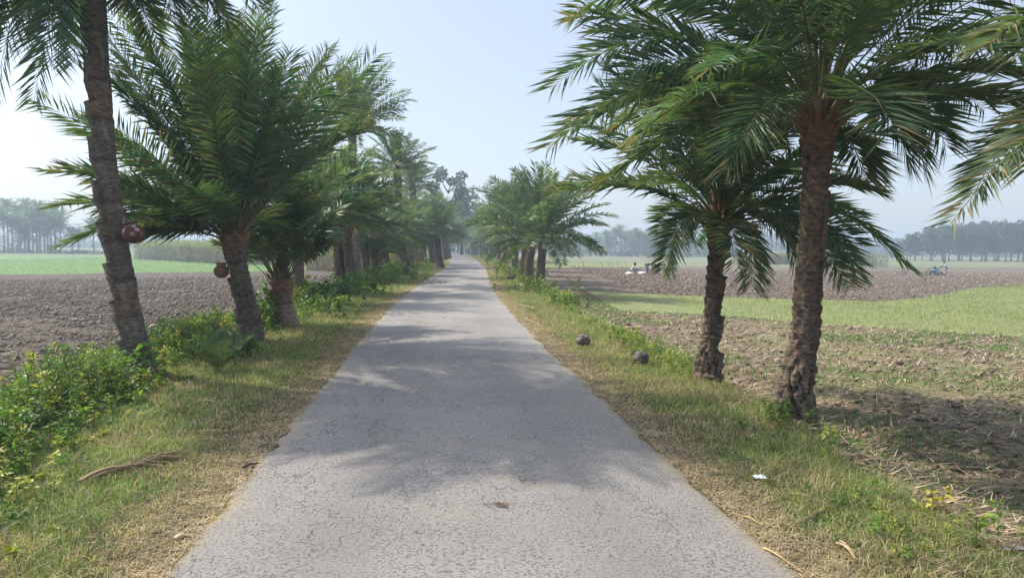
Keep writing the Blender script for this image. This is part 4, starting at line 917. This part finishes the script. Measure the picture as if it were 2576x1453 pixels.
h_ = hit(1285, 706); pot('clay_pot', 'dark pot half hidden in weeds at the foot of the distant right palms', h_+np.array([0, 0, .13]), .17, (.06, .05, .045), M_OLDCLAY, (R(140), R(10)))

# ------------------------------------------------------------------ people
def skin_mesh(name, verts, edges, rads, m, parent, col, sub=2):
    me = bpy.data.meshes.new(name); me.from_pydata([tuple(v) for v in verts], edges, []); o = bpy.data.objects.new(name, me); COL.objects.link(o); o.parent = parent
    sk = o.modifiers.new('skin', 'SKIN'); sk.use_smooth_shade = True; ss = o.modifiers.new('sub', 'SUBSURF'); ss.levels = sub; ss.render_levels = sub
    for i, r_ in enumerate(rads):
        me.skin_vertices[0].data[i].radius = r_ if hasattr(r_, '__len__') else (r_, r_)
    me.skin_vertices[0].data[0].use_root = True
    dg = bpy.context.evaluated_depsgraph_get(); ev = o.evaluated_get(dg); m2 = bpy.data.meshes.new_from_object(ev)
    o.modifiers.clear(); o.data = m2; a = m2.color_attributes.new('col', 'FLOAT_COLOR', 'POINT')
    a.data.foreach_set('color', np.tile(np.array([*col, 1.], np.float32), len(m2.vertices))); m2.materials.clear(); m2.materials.append(m)
    return o
def person(label, loc, face, J, shirt, lower, lungi=False, shirtless=False, rz=None):
    """J: joints in a local frame, x = facing direction, y = left, z = up"""
    root = tag(empty('person', loc), label, 'person'); root.rotation_euler = (0, 0, face)
    pel, chest, neck, head = [np.array(J[k]) for k in ('pel', 'chest', 'neck', 'head')]
    V = [pel, (pel+chest)/2, chest, neck, head-(head-neck)*.25, head+(head-neck)*.42]; E = [(0, 1), (1, 2), (2, 3), (3, 4), (4, 5)]; Rr = [(.15, .12), (.13, .11), (.16, .115), .055, .088, .075]
    nose = head+np.array(J.get('look', (1, 0, 0)))*.105; V.append(nose); E.append((4, 6)); Rr.append(.022)
    for s_, y_ in (('l', 1), ('r', -1)):
        sh = chest+(neck-chest)*.45+np.array([0, .17*y_, 0]); el_, wr = np.array(J['elb'+s_]), np.array(J['wri'+s_]); k = len(V)
        V += [sh, el_, wr]; E += [(2, k), (k, k+1), (k+1, k+2)]; Rr += [.055, .042, .028]
        d = norm(wr-el_); p_ = wr+d*.06; V.append(p_); E.append((k+2, k+3)); Rr.append((.036, .018))
        sd_ = norm(np.cross(d, [.1, .2, 1.]))
        for q, (o_, l_) in enumerate(((-.030, .075), (-.010, .085), (.010, .082), (.030, .068))):
            V.append(p_+sd_*o_+d*l_-UP*.02); E.append((k+3, len(V)-1)); Rr.append(.009)
        V.append(wr+d*.03+sd_*.06); E.append((k+2, len(V)-1)); Rr.append(.011)
        hip = pel+np.array([0, .09*y_, -.03]); kn, an = np.array(J['kne'+s_]), np.array(J['ank'+s_]); k = len(V)
        V += [hip, kn, an, an+np.array([.15, 0, -.045])]; E += [(0, k), (k, k+1), (k+1, k+2), (k+2, k+3)]; Rr += [.085, .058, .038, (.04, .025)]
    b_ = skin_mesh('body', V, E, Rr, M_SKIN, root, (.10, .055, .035))
    hm_ = MB(); lathe(hm_, [(.001, .13), (.06, .115), (.095, .07), (.105, .01), (.095, -.03)], tuple(head+np.array([-.018, 0, .035])), 14, (.012, .010, .010)); hm_.build('hair', M_CLOTH, root, True)
    if not shirtless:
        V = [pel+UP*.02, (pel+chest)/2, chest, chest+(neck-chest)*.8]; E = [(0, 1), (1, 2), (2, 3)]; Rr = [(.18, .15), (.16, .14), (.19, .145), .075]
        for s_, y_ in (('l', 1), ('r', -1)):
            sh = chest+(neck-chest)*.45+np.array([0, .18*y_, 0]); el_ = np.array(J['elb'+s_]); k = len(V); V += [sh, sh*.15+el_*.85]; E += [(2, k), (k, k+1)]; Rr += [.075, .062]
        skin_mesh('shirt', V, E, Rr, M_CLOTH, root, shirt)
    V = [pel+UP*.04]; E = []; Rr = [(.18, .15)]
    for s_, y_ in (('l', 1), ('r', -1)):
        hip = pel+np.array([0, .09*y_, -.03]); kn, an = np.array(J['kne'+s_]), np.array(J['ank'+s_]); k = len(V)
        V += [hip, kn, kn*.35+an*.65 if lungi else kn*.1+an*.9]; E += [(0, k), (k, k+1), (k+1, k+2)]; Rr += [.12, .12 if lungi else .085, .12 if lungi else .07]
    skin_mesh('lungi' if lungi else 'trousers', V, E, Rr, M_CLOTH, root, lower); return root
stand = dict(pel=(0, 0, .92), chest=(.10, 0, 1.28), neck=(.17, 0, 1.45), head=(.24, 0, 1.58), look=(.9, 0, -.4), elbl=(.25, .25, 1.10), elbr=(.25, -.25, 1.10), wril=(.50, .24, 1.06), wrir=(.50, -.24, 1.06),
             knel=(.10, .11, .50), kner=(-.02, -.11, .50), ankl=(.10, .12, .07), ankr=(-.16, -.12, .07))
squat = dict(pel=(-.12, 0, .22), chest=(.0, 0, .55), neck=(.10, 0, .72), head=(.19, 0, .83), look=(.8, 0, -.6), elbl=(.30, .22, .46), elbr=(.32, -.2, .44), wril=(.55, .16, .38), wrir=(.58, -.12, .36),
             knel=(.30, .16, .48), kner=(.30, -.16, .48), ankl=(.12, .14, .07), ankr=(.12, -.14, .07))
bend = dict(pel=(0, 0, .88), chest=(.36, 0, .92), neck=(.53, 0, .86), head=(.66, 0, .80), look=(.3, 0, -.9), elbl=(.45, .22, .62), elbr=(.48, -.22, .62), wril=(.60, .14, .36), wrir=(.62, -.12, .34),
            knel=(.06, .11, .46), kner=(-.08, -.11, .46), ankl=(.02, .13, .07), ankr=(-.14, -.13, .07))
def gp(px, py): return hit(px, py)
person('person in a pale blue shirt walking behind the power tiller, bare headed', gp(2378, 694), math.pi+.1, stand, (.36, .45, .52), (.30, .30, .33))
person('person squatting in the ploughed field in a white shirt, reaching forward', gp(1592, 689), -.15, squat, (.62, .58, .56), (.13, .17, .23), True)
person('person bending over in a blue grey lungi, seen between field and palm frond', gp(1627, 690), -.1, bend, (.3, .3, .34), (.20, .21, .27), True, True)
person('person in dark trousers stooping right of the bending one behind the frond', gp(1655, 690), .1, bend, (.35, .33, .32), (.09, .09, .10))
for px, py, lb in ((1583, 692, 'white cloth sack behind the squatting person'), (1615, 691, 'white cloth sack between the squatting and the bending person')):
    c = gp(px, py); mb = MB(); th = np.linspace(R(-60), R(90), 9)
    lathe(mb, [(.30*math.cos(t)*(1+.06*math.sin(5*t)), .17*math.sin(t)) for t in th], (0, 0, 0), 16, (.72, .69, .64)); tube(mb, np.array([[.2, 0, .08], [.32, .04, .15], [.36, .05, .2]]), [.06, .03, .05], 8, (.7, .67, .62))
    mb.v[0] = mb.v[0]*(1+.12*(n2(mb.v[0][:, 0:1]*9, mb.v[0][:, 1:2]*9+mb.v[0][:, 2:3]*7, 3)-.5)); tag(mb.build('cloth_sack', M_CLOTH, None, True, tuple(c+UP*.10)), lb, 'sack')

# power tiller, front to -x
def wheel(root, c, r, wd, lugs=0, col=(.03, .03, .03), name='wheel'):
    a = np.linspace(0, 2*np.pi, 25); ty = MB(); P = np.stack([np.cos(a)*r*.86, 0*a, np.sin(a)*r*.86], -1)+np.array(c); tube(ty, P, r*.14, 8, col, False)
    if lugs:
        for t in np.linspace(0, 2*np.pi, lugs, endpoint=False): box(ty, np.array(c)+np.array([math.cos(t), 0, math.sin(t)])*r*.97, (.05, wd, .02), 0, col, -t+math.pi/2)
    o = ty.build(name, M_METAL, root, True); rm = MB()
    for t in np.linspace(0, math.pi, 4, endpoint=False): d = np.array([math.cos(t), 0, math.sin(t)])*r*.85; tube(rm, np.array([c-d, c+d]), .012, 5, (.25, .25, .25))
    tube(rm, np.array([np.array(c)-[0, wd/2, 0], np.array(c)+[0, wd/2, 0]]), r*.18, 10, (.3, .3, .3)); rm.build('hub', M_METAL, o); return o
c = gp(2351, 694); rt = tag(empty('power_tiller', c), 'small turquoise two wheeled power tiller working in the right ploughed field', 'tiller')
TQ = (.06, .24, .23)
mb = MB(); box(mb, (-.18, 0, .52), (.62, .46, .34), 0, TQ); box(mb, (.10, 0, .66), (.42, .40, .30), 0, (.14, .42, .42), R(-14)); box(mb, (.30, 0, .34), (.40, .60, .34), 0, (.22, .24, .25)); mb.build('engine_housing', M_PAINT, rt)
mb = MB(); box(mb, (-.02, 0, .90), (.34, .34, .22), 0, (.03, .04, .04), R(25)); mb.build('fuel_tank', M_PAINT, rt)
mb = MB(); tube(mb, np.array([[.10, .1, .8], [.10, .1, 1.02], [.12, .1, 1.12]]), .03, 8, (.05, .045, .04)); lathe(mb, [(.001, .06), (.05, .05), (.055, -.04), (.001, -.06)], (.12, .1, 1.14), 10, (.04, .035, .03)); mb.build('exhaust', M_METAL, rt, True)
mb = MB(); tube(mb, np.array([[-.5, 0, .45], [-.62, 0, .66], [-.68, 0, .76]]), .03, 8, (.1, .1, .1)); lathe(mb, [(.001, .08), (.07, .06), (.08, 0), (.05, -.07), (.001, -.08)], (-.68, 0, .78), 12, (.03, .02, .02)); mb.build('headlamp', M_METAL, rt, True)
mb = MB()
for s_ in (1, -1): tube(mb, np.array([[.1, .12*s_, .75], [.45, .22*s_, .86], [.75, .25*s_, 1.02], [.95, .25*s_, 1.04]]), .02, 7, (.08, .09, .10))
tube(mb, np.array([[.62, -.25, .95], [.62, .25, .95]]), .016, 6, (.08, .09, .1)); mb.build('handlebar', M_METAL, rt, True)
mb = MB(); tube(mb, np.array([[-.5, 0, .5], [-.5, 0, .3]]), .03, 6, (.1, .1, .1)); tube(mb, np.array([[.45, 0, .5], [.8, 0, .45], [.95, 0, .15]]), .03, 7, (.1, .1, .1)); mb.build('frame', M_METAL, rt)
for s_ in (1, -1): wheel(rt, np.array([-.48, .38*s_, .33]), .33, .14, 10); wheel(rt, np.array([.36, .36*s_, .26]), .26, .12, 8, (.16, .14, .12))
wheel(rt, np.array([.98, 0, .16]), .16, .08)

# cart far down the road
c = np.array([float(cx(186))+.1, 186., .03]); c = np.array([at(1137, 637, 186.)[0], 186., .0]); rt = tag(empty('cargo_cart', c), 'grey green two wheeled cargo cart far down the middle of the road', 'cart')
mb = MB(); box(mb, (0, 0, .78), (1.45, 2.0, .10), 0, (.10, .13, .13))
for s_ in (1, -1): box(mb, (.74*s_, 0, 1.0), (.06, 2.0, .40), 0, (.09, .14, .15))
box(mb, (0, -1.0, .98), (1.40, .05, .34), 0, (.12, .15, .16)); mb.build('cart_box', M_PAINT, rt)
mb = MB(); tube(mb, np.array([[-.78, 0, .42], [.78, 0, .42]]), .04, 8, (.05, .05, .05)); tube(mb, np.array([[0, .8, .7], [0, 2.0, .6], [0, 2.6, .9]]), .035, 7, (.06, .06, .06)); mb.build('axle', M_METAL, rt)
for s_ in (1, -1):
    a = np.linspace(0, 2*np.pi, 21); mb = MB(); tube(mb, np.stack([0*a+.72*s_, np.cos(a)*.34, np.sin(a)*.34+.42], -1), .08, 8, (.025, .025, .03), False); o = mb.build('wheel', M_METAL, rt, True)
    mb = MB()
    for t in np.linspace(0, math.pi, 5, endpoint=False): d = np.array([0, math.cos(t), math.sin(t)])*.33; q = np.array([.72*s_, 0, .42]); tube(mb, np.array([q-d, q+d]), .012, 4, (.2, .2, .2))
    mb.build('rim', M_METAL, o)
person('person in a pale shirt sitting on the cargo cart far down the road', c+np.array([.15, -.1, .72]), math.pi/2, squat, (.55, .45, .40), (.2, .2, .24), True)

# bicycle in the far left grove
c = at(166, 638, 172.); c[2] = T(c[0], c[1]); rt = tag(empty('bicycle', c), 'dark bicycle parked between the hazy palms beyond the left green field', 'bicycle')
for x_ in (-.52, .52): wheel(rt, np.array([x_, 0, .36]), .36, .03, 0, (.02, .02, .02))
mb = MB()
for A_, B_ in (((-.52, 0, .36), (-.05, 0, .32)), ((-.05, 0, .32), (-.2, 0, .82)), ((-.2, 0, .78), (.36, 0, .82)), ((-.05, 0, .32), (.38, 0, .72)), ((-.52, 0, .36), (-.18, 0, .76)), ((.52, 0, .36), (.34, 0, .95))): tube(mb, np.array([A_, B_]), .022, 6, (.03, .035, .04))
mb.build('frame', M_METAL, rt, True)
mb = MB(); tube(mb, np.array([[.18, -.26, .98], [.34, -.2, 1.0], [.34, .2, 1.0], [.18, .26, .98]]), .018, 6, (.1, .1, .1)); mb.build('handlebar', M_METAL, rt, True)
mb = MB(); tube(mb, np.array([[-.38, 0, .90], [-.22, 0, .92], [-.08, 0, .90]]), [.07, .06, .02], 8, (.03, .02, .02)); mb.build('saddle', M_METAL, rt, True)
# row of stakes
for px, dx in ((1466, -.3), (1514, -.4), (1530, -.35), (1541, -.35), (1553, -.3), (1574, -.4)):
    h_ = gp(px+3, 671); mb = MB(); tube(mb, np.array([[0, 0, -.1], [dx*.25, 0, .28], [dx*.75, .05, .72]]), [.030, .026, .02], 6, (.12, .11, .08))
    tag(mb.build('wooden_stake', M_BARK, None, True, tuple(h_)), 'one of six thin leaning stakes along the edge of the far right green strip', 'stake', 'leaning stakes at the far green strip')

# ------------------------------------------------------------------ litter, debris, single plants
def twig(name, label, a, b_, r_, col, lift=.02, seed=0, cat='stick', curve=.012):
    A_, B_ = gp(*a), gp(*b_); A_[2] += lift; B_[2] += lift; rn = np.random.default_rng(seed+int(a[0])); t = np.linspace(0, 1, 9)[:, None]; d = B_-A_; s_ = norm(np.cross(d, UP))
    P = A_+d*t+s_*np.sin(t*np.pi)*curve*rn.choice([-1, 1])+UP*np.sin(t*np.pi*1.5)*.01; mb = MB(); P0 = P[0].copy()
    tube(mb, P-P0, r_*np.linspace(1.2, .7, 9), 6, col, True, .6); return tag(mb.build(name, M_STRAW, None, True, tuple(P0)), label, cat)
twig('stick', 'dark brown bent stick lying in the grass at the lower right', (2043, 1312), (2092, 1287), .010, (.10, .065, .045))
twig('dry_stalk', 'pale straight dry stalk, upper one of the pair near the lower right', (2113, 1368), (2160, 1398), .007, (.50, .38, .22)); twig('dry_stalk', 'thick pale split stalk just under another near the lower right', (2106, 1374), (2152, 1408), .010, (.52, .40, .24))
twig('dry_stalk', 'long thin yellow stalk at the road edge, bottom right', (1920, 1385), (2035, 1450), .006, (.55, .42, .18)); twig('dry_stalk', 'short yellow stalk on dry thatch at the right road edge', (1868, 1305), (1925, 1325), .006, (.55, .42, .18))
twig('dry_stalk', 'thin pale stalk between the white litter and the dark bent stick', (1985, 1248), (2080, 1268), .005, (.42, .33, .2))
twig('stick', 'short dark stick on the left road edge where the big shadow ends', (612, 1182), (648, 1166), .012, (.05, .045, .04)); twig('stick', 'small dark splinter on the asphalt edge above the short dark stick', (650, 1132), (676, 1120), .007, (.07, .07, .06))
twig('wood_chip', 'pale flat wood chip on the left road edge near the bottom', (440, 1363), (480, 1350), .014, (.55, .42, .27), cat='wood chip', curve=0)
twig('dry_stalk', 'pale stalk in the left grass right of the fallen dry frond', (498, 1091), (580, 1088), .007, (.48, .36, .24)); twig('stick', 'grey weathered stick in the left grass behind the fallen frond', (458, 1083), (545, 1046), .012, (.20, .18, .14))
twig('stick', 'forked brown stick at the lower left corner of the view', (4, 1352), (62, 1303), .013, (.16, .12, .08)); twig('dry_stalk', 'bright dry stalk across the left grass below the seedling palm', (500, 1008), (580, 1020), .008, (.52, .42, .30))
twig('dry_stalk', 'pale dry stalk on the right verge before the nearer distant weeds', (1305, 768), (1350, 777), .016, (.50, .40, .28)); twig('dry_stalk', 'long curved dry stalk on the right verge beside the road', (1320, 803), (1370, 826), .014, (.46, .34, .22))
twig('stick', 'thin dark curved twig on the right verge between the two fallen pots', (1502, 914), (1568, 907), .006, (.08, .07, .05)); twig('dry_stalk', 'pale stalk on the left verge by the road in the big shade', (790, 905), (850, 880), .008, (.4, .33, .22))
A_, B_ = gp(200, 1228), gp(420, 1158); rn = np.random.default_rng(3); P = A_+(B_-A_)*np.linspace(0, 1, 16)[:, None]+UP*(.05+.03*np.sin(np.linspace(0, 6, 16)))[:, None]
mb = MB(); d = norm(B_-A_); s_ = norm(np.cross(d, UP))
tube(mb, P, np.linspace(.022, .006, 16), 6, (.30, .22, .14), True, .5)
for i in range(70):
    t = rn.uniform(.05, .9); b0 = A_+(B_-A_)*t+UP*.04; aa = rn.normal(0, .22); L_ = rn.uniform(.15, .5); dd = d*math.cos(aa)+s_*math.sin(aa)
    P = np.array([b0, b0+dd*L_*.5+UP*rn.uniform(0, .04)+s_*rn.normal(0, .02), b0+dd*L_-UP*.01+s_*rn.normal(0, .05)]); cc = np.array([.34, .26, .16])*rn.uniform(.4, 1.3)
    tube(mb, P, [.004, .006, .002], 4, cc, False, .35)
tag(mb.build('fallen_palm_frond', M_STRAW), 'brown dried palm frond lying in the grass at the lower left', 'dead frond')
def litter(label, px, s_, seed, col=(.72, .74, .80)):
    c = gp(*px); rn = np.random.default_rng(seed); g_ = np.linspace(-1, 1, 9); GX, GY = np.meshgrid(g_, g_); rr = np.maximum(abs(GX), abs(GY)); V = np.stack([GX*s_*(1+.2*rn.random(GX.shape)), GY*s_*.8, .25*s_+s_*.9*(rn.random(GX.shape)-.1)*(1-rr*.7)], -1)
    I_ = np.arange(81).reshape(9, 9); q = np.stack([I_[:-1, :-1], I_[:-1, 1:], I_[1:, 1:], I_[1:, :-1]], -1).reshape(-1, 4); V = V.reshape(-1, 3); Vb = V-np.array([0, 0, .004]); mb = MB(); mb.add(V, None, q, col); mb.add(Vb, None, q[:, ::-1], col)
    tag(mb.build('plastic_litter', M_PLASTIC, None, True, tuple(c+UP*.02)), label, 'litter')
litter('crumpled white plastic scrap in the right grass', (1911, 1210), .036, 1); litter('white scrap at the right edge among weeds near the bottom corner', (2566, 1388), .018, 2); litter('small pinkish scrap in the grass before the second right palm', (1732, 962), .03, 3, (.5, .25, .22)); litter('small pale scrap by the lower right corner, left of the edge one', (2532, 1390), .014, 4)
# chaff pile and dark droppings on the road
c = gp(1258, 1273); mb = MB(); rn = np.random.default_rng(8)
for i in range(90):
    a, q = rn.uniform(0, 6.28), abs(rn.normal(0, .045)); p0 = np.array([math.cos(a)*q*1.5, math.sin(a)*q*.7, .006+.012*rn.random()]); a = rn.uniform(0, 6.28); tube(mb, np.array([p0, p0+np.array([math.cos(a), math.sin(a), rn.normal(0, .3)])*rn.uniform(.006, .02)]), .0028, 4, np.array([.30, .19, .10])*rn.uniform(.4, 1.5), True, .5)
tag(mb.build('chaff', M_STRAW, None, False, tuple(c+UP*.005)), 'small heap of brown chaff in the middle of the near road', 'chaff')
c = gp(1095, 712)
for i in range(10):
    mb = MB(); lathe(mb, [(.001, .022), (.045, .016), (.06, .004)], (0, 0, 0), 9, (.04, .03, .02))
    q = c+np.array([rn.uniform(-.5, .5), rn.uniform(-.6, .9), 0]); q[2] = T(q[0], q[1])+.006
    tag(mb.build('dung', M_CLOD, None, True, tuple(q)), 'one of the dark dung droppings on the left half of the road further on', 'dung', 'dung droppings on the road')
def plant(name, label, cat, px, H, nl, ls, col, seed, n=1, r_=.05, wd=.5, up=.15, lo=.3, spread=.12, z=None, m=M_WEED):
    c = gp(*px); rn = np.random.default_rng(seed); mb = MB(); x = rn.normal(0, r_, n); y = rn.normal(0, r_, n)
    plants(mb, x, y, H*rn.uniform(.6, 1.1, n), nl, ls, col, rn, z=np.zeros(n), wd=wd, up=up, lo=lo, spread=spread); return tag(mb.build(name, m, None, False, tuple(c)), label, cat)
YP = (.50, .42, .10)
plant('yellow_leaved_plant', 'thin weed with bright yellow leaves and a white tip, lower right', 'plant', (2350, 1292), .22, 12, .07, YP, 1, 2, .03)
plant('yellow_leaved_plant', 'yellow leaved weed standing over dark soil near the right edge', 'plant', (2448, 1262), .16, 9, .06, YP, 2, 1, .01)
plant('broadleaf_weed', 'tall green and yellow broad leaved weed in the lower right corner', 'plant', (2498, 1378), .32, 14, .08, (.20, .27, .07), 3, 3, .04)
plant('yellow_leaved_plant', 'low pale yellow weeds just right of the nearest right palm foot', 'plant', (2075, 1118), .16, 40, .045, (.38, .40, .09), 4, 1, .01, spread=.5)
plant('broadleaf_weed', 'big leaved green weed climbing the foot of the tallest left palm', 'plant', (345, 962), .42, 16, .13, (.13, .26, .06), 5, 5, .10, .75)
plant('shrub', 'tall bright leafy shrub between the bushy and the short stocky left palms', 'shrub', (672, 822), .95, 34, .13, (.10, .20, .03), 6, 12, .18)
plant('shrub', 'dark green shrub beneath the pair of close trunks', 'shrub', (862, 768), .75, 30, .14, (.06, .14, .035), 7, 22, .42)
plant('shrub', 'bright green bush right of the pair of close trunks', 'shrub', (918, 745), .85, 30, .15, (.10, .20, .03), 8, 22, .45)
plant('shrub', 'yellow green bush at the foot of the short orange necked palm', 'shrub', (985, 715), 1.0, 30, .18, (.14, .22, .035), 9, 24, .6)
plant('shrub', 'dark leafy bush between the seedling palm and the bushy left palm', 'shrub', (590, 905), .38, 30, .10, (.06, .15, .035), 10, 20, .25)
plant('shrub', 'yellow leaved weeds bunch in the lower left corner', 'shrub', (12, 1262), .18, 18, .045, (.32, .33, .09), 11, 12, .16)
plant('shrub', 'low bushy weeds left of the short stocky palm foot on the far verge', 'shrub', (830, 800), .5, 26, .10, (.13, .2, .05), 12, 22, .35)
plant('shrub', 'green weeds around the foot of the nearest right palm', 'shrub', (1960, 1072), .22, 22, .05, (.11, .19, .04), 13, 16, .14)
plant('shrub', 'rounded green bush at the foot of the first distant right palm', 'shrub', (1350, 738), .6, 26, .14, (.16, .22, .05), 14, 18, .5)
plant('shrub', 'leafy bush at the foot of the rough pale palm of the distant right row', 'shrub', (1298, 700), .8, 26, .18, (.15, .22, .05), 15, 20, .7)
plant('shrub', 'dark tuft at the edge of the field before the green strip', 'shrub', (1425, 772), .35, 26, .09, (.05, .10, .03), 16, 14, .3)
# wild palm seedling
c = gp(548, 938); rt = tag(empty('palm_seedling', c), 'feathery dark green wild palm seedling among the left weeds', 'palm seedling'); rn = np.random.default_rng(4)
for i in range(13):
    mb = MB(); P = path(np.zeros(3), i*2.4, R(rn.uniform(50, 84)), rn.uniform(.45, .75), rn.uniform(.3, .8), 12); frond(mb, P, 26, .15, .008, rn, .25, 0, .006, .15); mb.build('frond', M_PALM, rt)
plant('blade_tuft', 'single tall green blades standing between the two fallen pots', 'grass tuft', (1548, 868), .22, 3, .2, (.16, .22, .05), 18, 2, .02, .12, 1.2)
# ------------------------------------------------------------------ haze
hb = MB(); V = []
me = bpy.data.meshes.new('haze')
x0, x1, y0, y1, z0, z1 = -930, 930, -110, 1000, -3.5, 17.5
me.from_pydata([(x0, y0, z0), (x1, y0, z0), (x1, y1, z0), (x0, y1, z0), (x0, y0, z1), (x1, y0, z1), (x1, y1, z1), (x0, y1, z1)], [],
               [(3, 2, 1, 0), (4, 5, 6, 7), (0, 1, 5, 4), (1, 2, 6, 5), (2, 3, 7, 6), (3, 0, 4, 7)])
hz = bpy.data.objects.new('haze', me); COL.objects.link(hz); tag(hz, 'thin pale blue morning haze over the whole plain', 'haze', kind='stuff')
hm = bpy.data.materials.new('haze_air'); hm.use_nodes = True; hn = hm.node_tree; hn.nodes.remove(hn.nodes['Principled BSDF'])
pv = hn.nodes.new('ShaderNodeVolumePrincipled'); pv.inputs['Density'].default_value = .0018; pv.inputs['Color'].default_value = (.68, .84, 1, 1); pv.inputs['Anisotropy'].default_value = .15
hn.links.new(pv.outputs[0], hn.nodes['Material Output'].inputs['Volume']); me.materials.append(hm)
